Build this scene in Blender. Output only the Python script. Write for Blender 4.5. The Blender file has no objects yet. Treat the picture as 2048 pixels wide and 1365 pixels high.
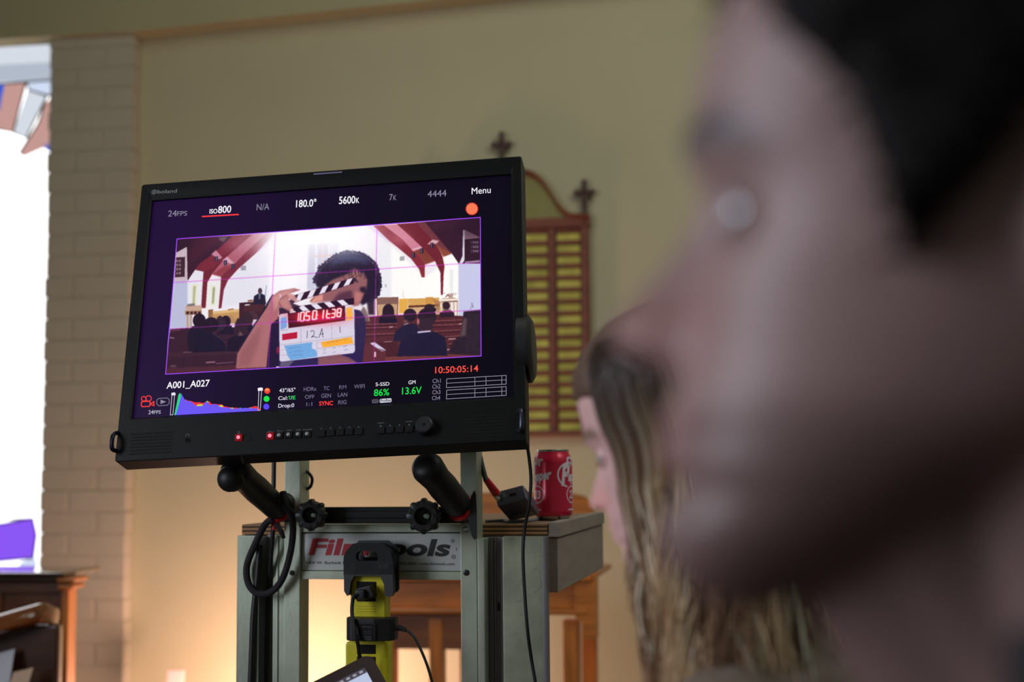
import bpy, bmesh, math, random
import numpy as np
from mathutils import Vector, Matrix

random.seed(7)
scene = bpy.context.scene
COL = scene.collection

# ================================================================ camera, world, lights, exposure
LENS, W_PX, H_PX = 50.0, 2048, 1365
FPX = W_PX * LENS / 36.0
PITCH, ROLL = math.radians(5.2), math.radians(0.5)
CAM = np.array([0., 0., 1.15])
FW = np.array([0., math.cos(PITCH), math.sin(PITCH)])
_u = np.array([0., -math.sin(PITCH), math.cos(PITCH)]); _r = np.array([1., 0, 0])
RT = _r * math.cos(ROLL) - _u * math.sin(ROLL)
UP = _u * math.cos(ROLL) + _r * math.sin(ROLL)

cam_data = bpy.data.cameras.new('camera'); cam = bpy.data.objects.new('camera', cam_data); COL.objects.link(cam)
cam.matrix_world = Matrix(((RT[0], UP[0], -FW[0], CAM[0]), (RT[1], UP[1], -FW[1], CAM[1]), (RT[2], UP[2], -FW[2], CAM[2]), (0, 0, 0, 1)))
cam_data.lens = LENS; cam_data.sensor_width = 36.0; cam_data.clip_start = .02
cam_data.dof.use_dof = True; cam_data.dof.focus_distance = 2.08; cam_data.dof.aperture_fstop = 3.2; cam_data.dof.aperture_blades = 0
scene.camera = cam

scene.view_settings.view_transform = 'Standard'; scene.view_settings.look = 'None'
scene.view_settings.exposure = 0.0; scene.view_settings.gamma = 1.0; scene.view_settings.use_curve_mapping = False
scene.cycles.use_denoising = True; scene.cycles.max_bounces = 6; scene.cycles.sample_clamp_indirect = 4.0

world = bpy.data.worlds.new('church_daylight'); scene.world = world; world.use_nodes = True
wbg = world.node_tree.nodes['Background']; wbg.inputs[0].default_value = (.86, .92, .80, 1); wbg.inputs[1].default_value = .095

def lamp(name, kind, loc, target, energy, color, size=.3, size_y=None):
    d = bpy.data.lights.new(name, kind); d.energy = energy; d.color = color
    if kind == 'AREA':
        d.size = size
        if size_y: d.shape = 'RECTANGLE'; d.size_y = size_y
    else: d.shadow_soft_size = size
    o = bpy.data.objects.new(name, d); COL.objects.link(o); o.location = loc
    if target is not None:
        o.rotation_euler = (Vector(target) - Vector(loc)).to_track_quat('-Z', 'Y').to_euler()
    return o
lamp('nave_window_light', 'AREA', (-2.4, .55, 1.8), (.1, .5, 1.2), 50, (.84, .87, 1.0), 1.0, 1.6)
lamp('wall_fill_light', 'AREA', (.3, 2.3, 3.5), (-.2, 4.7, 1.7), 12, (.97, 1.0, .86), 2.4, 1.2)  # added fill from overhead to brighten the back wall, no real skylight
lamp('cart_fill_light', 'AREA', (1.4, 1.75, 3.0), (0, 2.4, 1.0), 15, (.95, 1.0, .93), 1.4, 1.0)  # added fill for the cart's front and right side, no real opening

# ================================================================ points from pixels
def ray(px, py): return FW + RT * (px - W_PX / 2) / FPX - UP * (py - H_PX / 2) / FPX
def P(px, py, Y):
    r = ray(px, py); return CAM + r * (Y - CAM[1]) / r[1]
def on_plane(px, py, O, n):
    r = ray(px, py); return CAM + r * (((O - CAM) @ n) / (r @ n))
def proj(p):
    d = np.asarray(p, float) - CAM; z = d @ FW
    return W_PX / 2 + FPX * (d @ RT) / z, H_PX / 2 - FPX * (d @ UP) / z
class Frame:
    """an upright plane: origin O, e1 to the right along it, e2 into the distance, e3 up"""
    def __init__(s, O, yaw):
        a = math.radians(yaw); s.O = O
        s.e1 = np.array([math.cos(a), -math.sin(a), 0]); s.e2 = np.array([math.sin(a), math.cos(a), 0]); s.e3 = np.array([0, 0, 1.])
    def at(s, a, d, z): return s.O + s.e1 * a + s.e2 * d + s.e3 * z
    def px(s, x, y, d=0.):
        p = on_plane(x, y, s.O + s.e2 * d, s.e2) - s.O; return p @ s.e1, p[2]
    def pt(s, x, y, d=0.): return on_plane(x, y, s.O + s.e2 * d, s.e2)
WALL = Frame(P(250, 800, 4.9), 9.0)
CART = Frame(P(936, 1100, 2.30), 11.0)

# ================================================================ materials
def lin(c):
    c = np.array(c[:3], float) / 255.; return tuple(np.where(c <= .04045, c / 12.92, ((c + .055) / 1.055) ** 2.4)) + (1.,)
def mat(name, rgb, rough=.5, metal=0., var=.0, scale=20., bump=0., bscale=None, stretch=None, spec=.5, coat=0., rgb2=None):
    m = bpy.data.materials.new(name); m.use_nodes = True; nt = m.node_tree; b = nt.nodes['Principled BSDF']
    b.inputs['Base Color'].default_value = lin(rgb); b.inputs['Roughness'].default_value = rough; b.inputs['Metallic'].default_value = metal
    b.inputs['Specular IOR Level'].default_value = spec; b.inputs['Coat Weight'].default_value = coat
    if var or bump or rgb2:
        tc = nt.nodes.new('ShaderNodeTexCoord'); mp = nt.nodes.new('ShaderNodeMapping'); nt.links.new(tc.outputs['Object'], mp.inputs[0])
        if stretch: mp.inputs['Scale'].default_value = stretch
        nz = nt.nodes.new('ShaderNodeTexNoise'); nz.inputs['Scale'].default_value = scale; nz.inputs['Detail'].default_value = 6
        nt.links.new(mp.outputs[0], nz.inputs[0])
        if var or rgb2:
            cr = nt.nodes.new('ShaderNodeValToRGB'); l = np.array(lin(rgb)); h = np.array(lin(rgb2)) if rgb2 else l
            cr.color_ramp.elements[0].position = .32; cr.color_ramp.elements[1].position = .68
            cr.color_ramp.elements[0].color = tuple(np.clip(l[:3] * (1 - var), 0, 1)) + (1,); cr.color_ramp.elements[1].color = tuple(np.clip(h[:3] * (1 + var), 0, 1)) + (1,)
            nt.links.new(nz.outputs[0], cr.inputs[0]); nt.links.new(cr.outputs[0], b.inputs['Base Color'])
        if bump:
            n2 = nz
            if bscale:
                n2 = nt.nodes.new('ShaderNodeTexNoise'); n2.inputs['Scale'].default_value = bscale; n2.inputs['Detail'].default_value = 4; nt.links.new(mp.outputs[0], n2.inputs[0])
            bp = nt.nodes.new('ShaderNodeBump'); bp.inputs['Strength'].default_value = bump; bp.inputs['Distance'].default_value = .002
            nt.links.new(n2.outputs[0], bp.inputs['Height']); nt.links.new(bp.outputs[0], b.inputs['Normal'])
    return m
def glow(name, rgb, strength=1.):
    m = bpy.data.materials.new(name); m.use_nodes = True; nt = m.node_tree; b = nt.nodes['Principled BSDF']
    b.inputs['Base Color'].default_value = (.01, .01, .01, 1); b.inputs['Roughness'].default_value = .5; b.inputs['Specular IOR Level'].default_value = .1
    b.inputs['Emission Color'].default_value = lin(rgb); b.inputs['Emission Strength'].default_value = strength
    return m
def attr_mat(name, emit, rough=.5, base=.01, spec=.1, bump=0., sss=0.):
    m = bpy.data.materials.new(name); m.use_nodes = True; nt = m.node_tree; b = nt.nodes['Principled BSDF']
    a = nt.nodes.new('ShaderNodeAttribute'); a.attribute_name = 'col'
    b.inputs['Roughness'].default_value = rough; b.inputs['Specular IOR Level'].default_value = spec
    if emit:
        b.inputs['Base Color'].default_value = (base, base, base, 1); nt.links.new(a.outputs['Color'], b.inputs['Emission Color']); b.inputs['Emission Strength'].default_value = emit
    else:
        nt.links.new(a.outputs['Color'], b.inputs['Base Color'])
        if sss: b.inputs['Subsurface Weight'].default_value = sss; b.inputs['Subsurface Scale'].default_value = .01
        if bump:
            tc = nt.nodes.new('ShaderNodeTexCoord'); nz = nt.nodes.new('ShaderNodeTexNoise'); nz.inputs['Scale'].default_value = 220; nt.links.new(tc.outputs['Object'], nz.inputs[0])
            bp = nt.nodes.new('ShaderNodeBump'); bp.inputs['Strength'].default_value = bump; bp.inputs['Distance'].default_value = .001
            nt.links.new(nz.outputs[0], bp.inputs['Height']); nt.links.new(bp.outputs[0], b.inputs['Normal'])
    return m

# ================================================================ mesh helpers
V = lambda p: Vector((float(p[0]), float(p[1]), float(p[2])))
class MB:
    """collects shapes in world coordinates and links them as ONE mesh object"""
    def __init__(s): s.bm = bmesh.new(); s.mi = 0; s.wn = False
    def _tag(s, faces):
        for f in faces: f.material_index = s.mi
    def box(s, o, a, b, c, bev=0., seg=2):
        o, a, b, c = map(np.asarray, (o, a, b, c)); vs = []
        for k in range(8): vs.append(s.bm.verts.new(V(o + a * (k & 1) + b * (k >> 1 & 1) + c * (k >> 2 & 1))))
        fs = [s.bm.faces.new([vs[i] for i in q]) for q in ((0, 2, 3, 1), (4, 5, 7, 6), (0, 1, 5, 4), (2, 6, 7, 3), (0, 4, 6, 2), (1, 3, 7, 5))]
        if np.dot(np.cross(a, b), c) < 0: bmesh.ops.reverse_faces(s.bm, faces=fs)
        s._tag(fs)
        if bev:
            s.wn = True
            r = bmesh.ops.bevel(s.bm, geom=list({e for f in fs for e in f.edges}), offset=bev, segments=seg, affect='EDGES', profile=.5); s._tag(r['faces'])
        return s
    def fbox(s, fr, a0, a1, d0, d1, z0, z1, bev=0.):
        return s.box(fr.at(a0, d0, z0), fr.e1 * (a1 - a0), fr.e2 * (d1 - d0), fr.e3 * (z1 - z0), bev)
    def cbox(s, c, a, b, h, bev=0., seg=2):      # centre and three half axes
        c, a, b, h = map(np.asarray, (c, a, b, h)); return s.box(c - a - b - h, 2 * a, 2 * b, 2 * h, bev, seg)
    def ring(s, c, u, v, ru, rv, n, ph=0.):
        return [s.bm.verts.new(V(c + u * ru * math.cos(2 * math.pi * k / n + ph) + v * rv * math.sin(2 * math.pi * k / n + ph))) for k in range(n)]
    def skin(s, rings, cap=True, close=False):
        fs = []
        for A, B in list(zip(rings, rings[1:])) + ([(rings[-1], rings[0])] if close else []):
            n = len(A)
            for k in range(n): fs.append(s.bm.faces.new((A[k], A[(k + 1) % n], B[(k + 1) % n], B[k])))
        if cap and not close: fs.append(s.bm.faces.new(rings[0][::-1])); fs.append(s.bm.faces.new(rings[-1]))
        s._tag(fs); return s
    def tube(s, pts, r, n=10, smooth=6):
        pts = [np.asarray(p, float) for p in pts]
        if smooth and len(pts) > 2: pts = spline(pts, smooth)
        R = r if callable(r) else (lambda t: r); rings = []; L = len(pts); u = None
        for i, p in enumerate(pts):
            t = pts[min(i + 1, L - 1)] - pts[max(i - 1, 0)]; t = t / (np.linalg.norm(t) or 1)
            if u is None:
                u = np.cross(t, [0, 0, 1.] if abs(t[2]) < .9 else [1., 0, 0])
            u = u - t * (u @ t); u /= np.linalg.norm(u); v = np.cross(t, u); q = R(i / (L - 1)); rings.append(s.ring(p, u, v, q, q, n))
        return s.skin(rings)
    def lathe(s, c, ax, prof, n=32, ph=0.):
        """prof: (distance along ax, radius)"""
        ax = np.asarray(ax, float); ax = ax / np.linalg.norm(ax); u = np.cross(ax, [0, 0, 1.] if abs(ax[2]) < .9 else [0, 1., 0]); u /= np.linalg.norm(u); v = np.cross(ax, u)
        return s.skin([s.ring(np.asarray(c) + ax * h, u, v, max(r, 1e-5), max(r, 1e-5), n, ph) for h, r in prof])
    def prism(s, outer, back, holes=()):
        """front outline (world points, one plane) extruded by the vector `back`; holes cut through"""
        back = np.asarray(back, float); loops = [outer] + list(holes); fr, bk, eds = [], [], []
        for L in loops:
            a = [s.bm.verts.new(V(p)) for p in L]; b = [s.bm.verts.new(V(np.asarray(p) + back)) for p in L]; fr.append(a); bk.append(b)
        fs = []
        for grp in (fr, bk):
            if len(grp) == 1: fs.append(s.bm.faces.new(grp[0]))
            else:
                es = [s.bm.edges.new((g[k], g[(k + 1) % len(g)])) for g in grp for k in range(len(g))]
                r = bmesh.ops.triangle_fill(s.bm, use_beauty=True, use_dissolve=False, edges=es); fs += [f for f in r['geom'] if isinstance(f, bmesh.types.BMFace)]
        for a, b in zip(fr, bk):
            n = len(a)
            for k in range(n): fs.append(s.bm.faces.new((a[k], b[k], b[(k + 1) % n], a[(k + 1) % n])))
        s._tag(fs); bmesh.ops.recalc_face_normals(s.bm, faces=fs); return s
    def ball(s, c, rx, ry=None, rz=None, axes=None, sub=3):
        ry = ry or rx; rz = rz or rx; A = axes or (np.array([1., 0, 0]), np.array([0, 1., 0]), np.array([0, 0, 1.]))
        r = bmesh.ops.create_icosphere(s.bm, subdivisions=sub, radius=1.)
        for v in r['verts']: v.co = V(np.asarray(c) + A[0] * v.co.x * rx + A[1] * v.co.y * ry + A[2] * v.co.z * rz)
        s._tag({f for v in r['verts'] for f in v.link_faces}); return s
    def raw(s, verts, faces):
        vs = [s.bm.verts.new(V(p)) for p in verts]; fs = []
        for f in faces:
            try: fs.append(s.bm.faces.new([vs[i] for i in f]))
            except ValueError: pass
        s._tag(fs); return s
    def build(s, name, mats, parent=None, loc=None, ang=35., recalc=False):
        if recalc: bmesh.ops.recalc_face_normals(s.bm, faces=s.bm.faces[:])
        me = bpy.data.meshes.new(name)
        off = ORIG[parent.name] if parent is not None else (np.asarray(loc, float) if loc is not None else np.zeros(3))
        bmesh.ops.translate(s.bm, verts=s.bm.verts[:], vec=-V(off)); s.bm.to_mesh(me); s.bm.free()
        for m in (mats if isinstance(mats, (list, tuple)) else [mats]): me.materials.append(m)
        if ang:
            me.shade_smooth(); me.set_sharp_from_angle(angle=math.radians(ang))
        o = link(name, me, parent, off)
        if s.wn and ang:
            w = o.modifiers.new('even_normals', 'WEIGHTED_NORMAL'); w.mode = 'FACE_AREA'; w.keep_sharp = True; w.weight = 100
        return o
ORIG = {}
def link(name, me, parent, off):
    o = bpy.data.objects.new(name, me); COL.objects.link(o)
    if parent is not None: o.parent = parent
    else: o.location = V(off)
    ORIG[o.name] = np.asarray(off, float); return o
def thing(name, label, cat, loc, group=None, kind=None):
    o = bpy.data.objects.new(name, None); COL.objects.link(o); o.location = V(loc); o.empty_display_size = .05
    ORIG[o.name] = np.asarray(loc, float); return tag(o, label, cat, group, kind)
def tag(o, label=None, cat=None, group=None, kind=None):
    for k, v in (('label', label), ('category', cat), ('group', group), ('kind', kind)):
        if v: o[k] = v
    return o
def spline(pts, n=6, closed=False):
    pts = [np.asarray(p, float) for p in pts]; out = []; L = len(pts)
    for i in range(L if closed else L - 1):
        if closed: p0, p1, p2, p3 = pts[i - 1], pts[i], pts[(i + 1) % L], pts[(i + 2) % L]
        else: p0, p1, p2, p3 = pts[max(i - 1, 0)], pts[i], pts[i + 1], pts[min(i + 2, L - 1)]
        for k in range(n):
            t = k / n; out.append(.5 * ((2 * p1) + (-p0 + p2) * t + (2 * p0 - 5 * p1 + 4 * p2 - p3) * t * t + (-p0 + 3 * p1 - 3 * p2 + p3) * t ** 3))
    if not closed: out.append(pts[-1])
    return out
_TXT = {}
def glyphs(txt, bold=0., extrude=0.):
    """flat outline mesh of a piece of writing: vertices and faces in its own plane"""
    k = (txt, bold)
    if k not in _TXT:
        cu = bpy.data.curves.new('writing', 'FONT'); cu.body = txt; cu.size = 1.; cu.offset = bold; cu.fill_mode = 'FRONT'; cu.resolution_u = 4
        ob = bpy.data.objects.new('writing', cu); COL.objects.link(ob); bpy.context.view_layer.update()
        me = bpy.data.meshes.new_from_object(ob.evaluated_get(bpy.context.evaluated_depsgraph_get()))
        vs = np.array([v.co[:2] for v in me.vertices]).reshape(-1, 2); fs = [tuple(p.vertices) for p in me.polygons]
        bpy.data.objects.remove(ob); bpy.data.curves.remove(cu); bpy.data.meshes.remove(me); _TXT[k] = (vs, fs)
    return _TXT[k]
def write(mb, txt, p0, p1, up, bold=0., shear=0., cap=.69, nudge=None, bend=None):
    """lay writing between two baseline points; `up` is the cap-height vector"""
    vs, fs = glyphs(txt, bold); x0, x1 = vs[:, 0].min(), vs[:, 0].max(); p0, p1, up = map(lambda q: np.asarray(q, float), (p0, p1, up))
    out = []
    for x, y in vs:
        h = y / cap; q = p0 + (p1 - p0) * ((x - x0) / (x1 - x0)) + up * h + (p1 - p0) / np.linalg.norm(p1 - p0) * shear * np.linalg.norm(up) * h
        out.append(q)
    if nudge is not None: out = [q + nudge for q in out]
    if bend: out = [bend(q) for q in out]
    mb.raw(out, fs); return mb
# ---------------------------------------------------------------- the picture shown on the monitor
PX0, PY0, PW_, PH_, SS = 324, 428, 646, 330, 2          # raster window over the monitor's picture, photo pixels
def A_(p): return [(320 + .24182 * x, 430 + .24182 * y) for x, y in p]
def B_(p): return [(640 + .24182 * x, 430 + .24182 * y) for x, y in p]
def D_(p): return [(520 + .19048 * x, 480 + .19048 * y) for x, y in p]

class Canvas:
    def __init__(s):
        s.h, s.w = PH_ * SS, PW_ * SS
        s.img = np.zeros((s.h, s.w, 3)); s.img[:] = (.93, .91, .93)
        s.yy, s.xx = np.mgrid[0:s.h, 0:s.w]
        s.X = PX0 + (s.xx + .5) / SS; s.Y = PY0 + (s.yy + .5) / SS
        s.rng = np.random.default_rng(4)
    def blur(s, m, r):
        if r <= 0: return m
        n = max(1, int(r * 2.5)); k = np.exp(-.5 * (np.arange(-n, n + 1) / r) ** 2); k /= k.sum()
        for ax in (0, 1):
            m = np.apply_along_axis(lambda v: np.convolve(np.pad(v, n, mode='edge'), k, 'valid'), ax, m)
        return m
    def put(s, mask, c, a=1., sl=None):
        sl = sl or (slice(None), slice(None)); m = (mask * a)[..., None]
        s.img[sl] = s.img[sl] * (1 - m) + np.array(c, float) / 255 * m
    def box(s, x0, y0, x1, y1, pad):
        i0 = min(max(0, int((x0 - PX0) * SS - pad)), s.w); i1 = max(0, min(s.w, int((x1 - PX0) * SS + pad + 2)))
        j0 = min(max(0, int((y0 - PY0) * SS - pad)), s.h); j1 = max(0, min(s.h, int((y1 - PY0) * SS + pad + 2)))
        return (slice(j0, j1), slice(i0, i1)) if i1 > i0 and j1 > j0 else None
    def poly(s, pts, c, a=1., soft=0):
        p = np.array(pts, float); sl = s.box(*p.min(0), *p.max(0), 2 + soft * SS * 3)
        if sl is None: return
        X, Y = s.X[sl], s.Y[sl]; ins = np.zeros(X.shape, bool)
        for (ax, ay), (bx, by) in zip(p, np.roll(p, -1, 0)):
            if ay != by: ins ^= ((ay > Y) != (by > Y)) & (X < (bx - ax) * (Y - ay) / (by - ay) + ax)
        m = ins.astype(float)
        s.put(s.blur(m, soft * SS) if soft else m, c, a, sl)
    def ell(s, cx, cy, rx, ry, c, a=1., soft=0, rot=0.):
        R = max(rx, ry) + soft + 1; sl = s.box(cx - R, cy - R, cx + R, cy + R, 2)
        if sl is None: return
        dx, dy = s.X[sl] - cx, s.Y[sl] - cy; ca, sa = math.cos(rot), math.sin(rot)
        e = max(soft / min(rx, ry), .6 / min(rx, ry))
        d = np.hypot((dx * ca + dy * sa) / rx, (-dx * sa + dy * ca) / ry)
        s.put(np.clip((1 - d) / e + .5, 0, 1), c, a, sl)
    def glow(s, cx, cy, rx, ry, c, a):
        d2 = ((s.X - cx) / rx) ** 2 + ((s.Y - cy) / ry) ** 2
        s.put(np.exp(-d2), c, a)
    def line(s, p0, p1, w, c, a=1., soft=0):
        (x0, y0), (x1, y1) = p0, p1; L = math.hypot(x1 - x0, y1 - y0) or 1
        nx, ny = -(y1 - y0) / L * w / 2, (x1 - x0) / L * w / 2
        s.poly([(x0 + nx, y0 + ny), (x1 + nx, y1 + ny), (x1 - nx, y1 - ny), (x0 - nx, y0 - ny)], c, a, soft)
    def path(s, pts, w, c, a=1.):
        for p, q in zip(pts, pts[1:]): s.line(p, q, w, c, a)

def sm01(x): x = np.clip(x, 0, 1); return x * x * (3 - 2 * x)
SEG = {'0': 'abcdef', '1': 'bc', '2': 'abged', '3': 'abgcd', '4': 'fgbc', '5': 'afgcd', '6': 'afgedc', '7': 'abc', '8': 'abcdefg', 't': 'fged'}
def paint_picture():
    c = Canvas()
    P1, L1 = c.poly, c.line
    # --- nave walls
    P1(A_([(120, 480), (262, 560), (262, 960), (60, 1000)]), (183, 186, 212), 1, 2)
    P1(A_([(228, 440), (360, 470), (350, 760), (228, 760)]), (226, 226, 232), 1, 1)
    P1(A_([(262, 575), (312, 572), (305, 742), (262, 745)]), (228, 226, 196))
    P1(A_([(275, 590), (298, 588), (286, 735), (268, 738)]), (150, 158, 120), .7, .8)
    P1(A_([(385, 560), (500, 500), (498, 770), (380, 770)]), (232, 230, 226), 1, 1)
    P1(A_([(425, 590), (462, 586), (455, 745), (420, 748)]), (225, 224, 190)); P1(A_([(438, 600), (455, 600), (444, 735), (430, 735)]), (120, 125, 100), .75, .8)
    P1(A_([(530, 600), (640, 450), (800, 310), (905, 250), (905, 700), (510, 770)]), (225, 225, 233), 1, 2)
    # --- timber roof, left
    P1(A_([(130, 200), (985, 146), (800, 310), (640, 450), (560, 540), (505, 512), (430, 490), (360, 470), (290, 455), (228, 545), (222, 268), (138, 312)]), (112, 34, 52))
    P1(A_([(136, 198), (600, 176), (430, 330), (300, 435), (228, 545), (226, 266), (138, 306)]), (66, 26, 44), 1, .6)
    P1(A_([(300, 190), (520, 180), (400, 290), (250, 400), (232, 300)]), (86, 30, 46), .8, 4)
    P1(A_([(480, 186), (560, 180), (525, 225), (500, 215)]), (110, 90, 100), .8, .8)
    P1(A_([(600, 176), (760, 165), (520, 370), (440, 470), (365, 470), (290, 455), (330, 400), (430, 330)]), (138, 38, 52), 1, .5)
    P1(A_([(425, 325), (462, 292), (522, 362), (480, 366)]), (196, 128, 148), 1, .6)
    P1(A_([(720, 168), (762, 164), (530, 366), (432, 490), (392, 560), (378, 770), (340, 772), (350, 600), (360, 470), (445, 440), (520, 345)]), (126, 34, 44), 1, .5)
    P1(A_([(762, 164), (905, 151), (640, 400), (575, 470), (505, 512), (430, 490), (530, 366)]), (178, 92, 108), 1, .5)
    for k in range(26):
        t = k / 26; x = 545 + t * 340; y = 400 - t * 235
        L1(A_([(x - 70 + 10 * t, y - 20)])[0], A_([(x + 40, y + 8)])[0], .35, (120, 50, 70), .45)
    P1(A_([(515, 378), (556, 345), (634, 420), (600, 410)]), (214, 158, 178), 1, .6)
    P1(A_([(430, 492), (520, 430), (600, 410), (560, 480), (506, 512)]), (150, 50, 56), .8, 1.5)
    P1(A_([(880, 152), (988, 145), (800, 312), (642, 452), (562, 542), (528, 620), (508, 772), (484, 776), (500, 600), (505, 510), (600, 425), (700, 320)]), (132, 38, 54), 1, .5)
    P1(A_([(950, 147), (1040, 142), (840, 290), (800, 312)]), (214, 190, 236), .8, 1)
    for x, y in ((466, 365), (541, 396), (604, 425)):
        P1(A_([(x - 13, y - 20), (x + 13, y - 22), (x + 12, y + 20), (x - 12, y + 22)]), (44, 36, 56)); L1(A_([(x, y - 20)])[0], A_([(x, y + 18)])[0], 1.2, (140, 140, 170), .8)
    P1(A_([(668, 422), (712, 419), (711, 458), (668, 460)]), (150, 150, 160))
    c.glow(350, 480, 40, 40, (40, 18, 36), .55); c.glow(478, 490, 26, 16, (196, 130, 160), .35)
    # --- hymn board, left
    P1(A_([(138, 312), (222, 264), (226, 520), (212, 548), (112, 548), (124, 350)]), (196, 178, 186))
    P1(A_([(134, 352), (208, 348), (204, 512), (122, 518)]), (72, 38, 48))
    for k in range(4):
        for dx in (0, 22): P1(A_([(136 + dx, 372 + 34 * k), (150 + dx, 371 + 34 * k), (148 + dx, 390 + 34 * k), (134 + dx, 391 + 34 * k)]), (160, 140, 150), .8, .4)
    # --- bright chancel wall, window with the cross
    P1(A_([(905, 240), (1140, 190), (1140, 700), (905, 720)]), (244, 242, 250), 1, 3)
    c.glow(*A_([(1080, 300)])[0], 50, 95, (255, 255, 255), 1)
    c.glow(*B_([(120, 180)])[0], 70, 60, (255, 255, 255), .95)
    P1(A_([(1228, 246), (1412, 236), (1412, 620), (1215, 620)]), (196, 198, 216), .9, 1)
    for x in (1284, 1390): P1(A_([(x, 243), (x + 20, 242), (x + 14, 600), (x - 6, 600)]), (238, 238, 246), .9, .8)
    P1(A_([(1340, 240), (1362, 239), (1352, 470), (1332, 470)]), (226, 206, 206), .9, .6); P1(A_([(1268, 336), (1420, 324), (1420, 344), (1266, 352)]), (226, 196, 192), .9, .6)
    P1(B_([(90, 236), (152, 232), (150, 560), (90, 560)]), (200, 202, 222), .55, 2)
    # --- nave, right
    P1(B_([(470, 140), (580, 240), (590, 700), (462, 700)]), (236, 236, 240), 1, 2)
    P1(B_([(590, 250), (860, 520), (1010, 420), (1010, 700), (590, 700)]), (252, 251, 246), 1, 2)
    P1(B_([(1020, 350), (1145, 320), (1145, 700), (1010, 700)]), (250, 249, 244), 1, 1)
    P1(B_([(1145, 400), (1335, 385), (1335, 800), (1145, 845)]), (196, 198, 228), 1, 1)
    P1(B_([(1072, 450), (1100, 450), (1098, 660), (1075, 660)]), (226, 228, 226), .8, 1.5)
    P1(B_([(790, 64), (1335, 18), (1335, 402), (1180, 404), (1145, 400), (1090, 320), (985, 222), (870, 132)]), (64, 26, 44))
    P1(B_([(900, 70), (1250, 34), (1080, 110), (930, 110)]), (82, 34, 54), .8, 5)
    P1(B_([(436, 89), (530, 84), (690, 205), (800, 312), (868, 400), (866, 516), (840, 516), (820, 450), (752, 362), (640, 268), (560, 205)]), (152, 42, 54), 1, .5)
    P1(B_([(380, 92), (440, 89), (580, 225), (582, 240)]), (222, 200, 240), .8, 1)
    P1(B_([(526, 84), (645, 75), (800, 215), (930, 335), (952, 384), (868, 412), (832, 345), (760, 290), (680, 200)]), (208, 128, 146), 1, .5)
    for k in range(24):
        t = k / 24; x = 575 + t * 270; y = 100 + t * 225
        L1(B_([(x - 40, y - 2)])[0], B_([(x + 55, y - 12)])[0], .35, (150, 70, 90), .45)
    P1(B_([(770, 300), (850, 262), (955, 380), (868, 412), (820, 345)]), (146, 62, 48), 1, 1)
    P1(B_([(765, 300), (760, 285), (830, 262), (850, 275)]), (226, 178, 196), .9, .8)
    P1(B_([(635, 76), (795, 64), (880, 145), (965, 245), (1012, 340), (1030, 425), (1022, 500), (1016, 662), (1000, 664), (996, 480), (952, 384), (862, 285), (760, 190)]), (132, 34, 44), 1, .5)
    P1(B_([(800, 64), (870, 62), (985, 200), (1090, 320), (1022, 346), (965, 245)]), (128, 56, 62), 1, .5)
    P1(B_([(885, 245), (930, 205), (985, 215), (960, 240)]), (220, 178, 184), .9, .7)
    P1(B_([(960, 250), (1090, 320), (1022, 346)]), (160, 78, 48), .9, 1)
    for x, y in ((772, 335), (843, 298), (927, 252)):
        P1(B_([(x - 14, y - 22), (x + 14, y - 20), (x + 13, y + 20), (x - 13, y + 22)]), (46, 34, 54)); L1(B_([(x - 5, y - 18)])[0], B_([(x - 5, y + 18)])[0], 1.2, (170, 170, 196), .8)
    P1(B_([(660, 345), (698, 342), (698, 378), (660, 381)]), (166, 164, 166))
    P1(B_([(1190, 120), (1320, 184), (1320, 200), (1190, 205)]), (150, 116, 130))
    P1(B_([(1194, 204), (1322, 190), (1322, 378), (1198, 388)]), (58, 28, 40))
    P1(B_([(1183, 122), (1196, 130), (1194, 380), (1176, 404), (1150, 406), (1178, 340)]), (222, 218, 232), 1, .5)
    P1(B_([(1200, 386), (1322, 374), (1322, 392), (1196, 404)]), (150, 130, 150))
    for k in range(3):
        for j in range(4): P1(B_([(1248 + 17 * j, 218 + 36 * k), (1260 + 17 * j, 217 + 36 * k), (1260 + 17 * j, 238 + 36 * k), (1248 + 17 * j, 239 + 36 * k)]), (150, 134, 150), .75 if j else .4, .4)
    c.glow(948, 452, 44, 30, (44, 20, 36), .6); c.glow(800, 478, 22, 14, (220, 150, 170), .3)
    # --- furniture by the chancel
    P1(A_([(210, 752), (345, 748), (345, 792), (215, 800)]), (196, 160, 140)); P1(A_([(205, 795), (345, 790), (345, 826), (208, 830)]), (176, 130, 100))
    for k in range(4): P1(A_([(218 + 32 * k, 800), (240 + 32 * k, 799), (240 + 32 * k, 822), (218 + 32 * k, 824)]), (70, 34, 34))
    for x in (222, 250): P1(A_([(x, 832), (x + 14, 832), (x + 12, 965), (x, 965)]), (186, 146, 100))
    P1(A_([(230, 738), (290, 732), (290, 752), (220, 756)]), (90, 80, 80), .8, .8)
    P1(A_([(400, 786), (440, 780), (440, 800), (656, 780), (656, 900), (400, 900)]), (196, 146, 86)); P1(A_([(440, 800), (656, 780), (656, 800), (440, 822)]), (222, 184, 124), .9, .6)
    P1(A_([(400, 786), (436, 780), (430, 900), (398, 900)]), (150, 104, 64)); P1(A_([(560, 780), (610, 774), (610, 784), (560, 790)]), (170, 120, 70))
    P1(A_([(655, 728), (760, 720), (870, 738), (870, 870), (655, 860)]), (66, 30, 34)); P1(A_([(690, 745), (860, 745), (850, 800), (690, 800)]), (84, 36, 36), .8, 1)
    P1(A_([(700, 742), (742, 740), (742, 748), (700, 751)]), (230, 220, 230)); P1(A_([(725, 705), (770, 702), (770, 716), (725, 719)]), (130, 80, 60))
    L1(A_([(880, 585)])[0], A_([(868, 690)])[0], 1.2, (90, 110, 140), .9)
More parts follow.
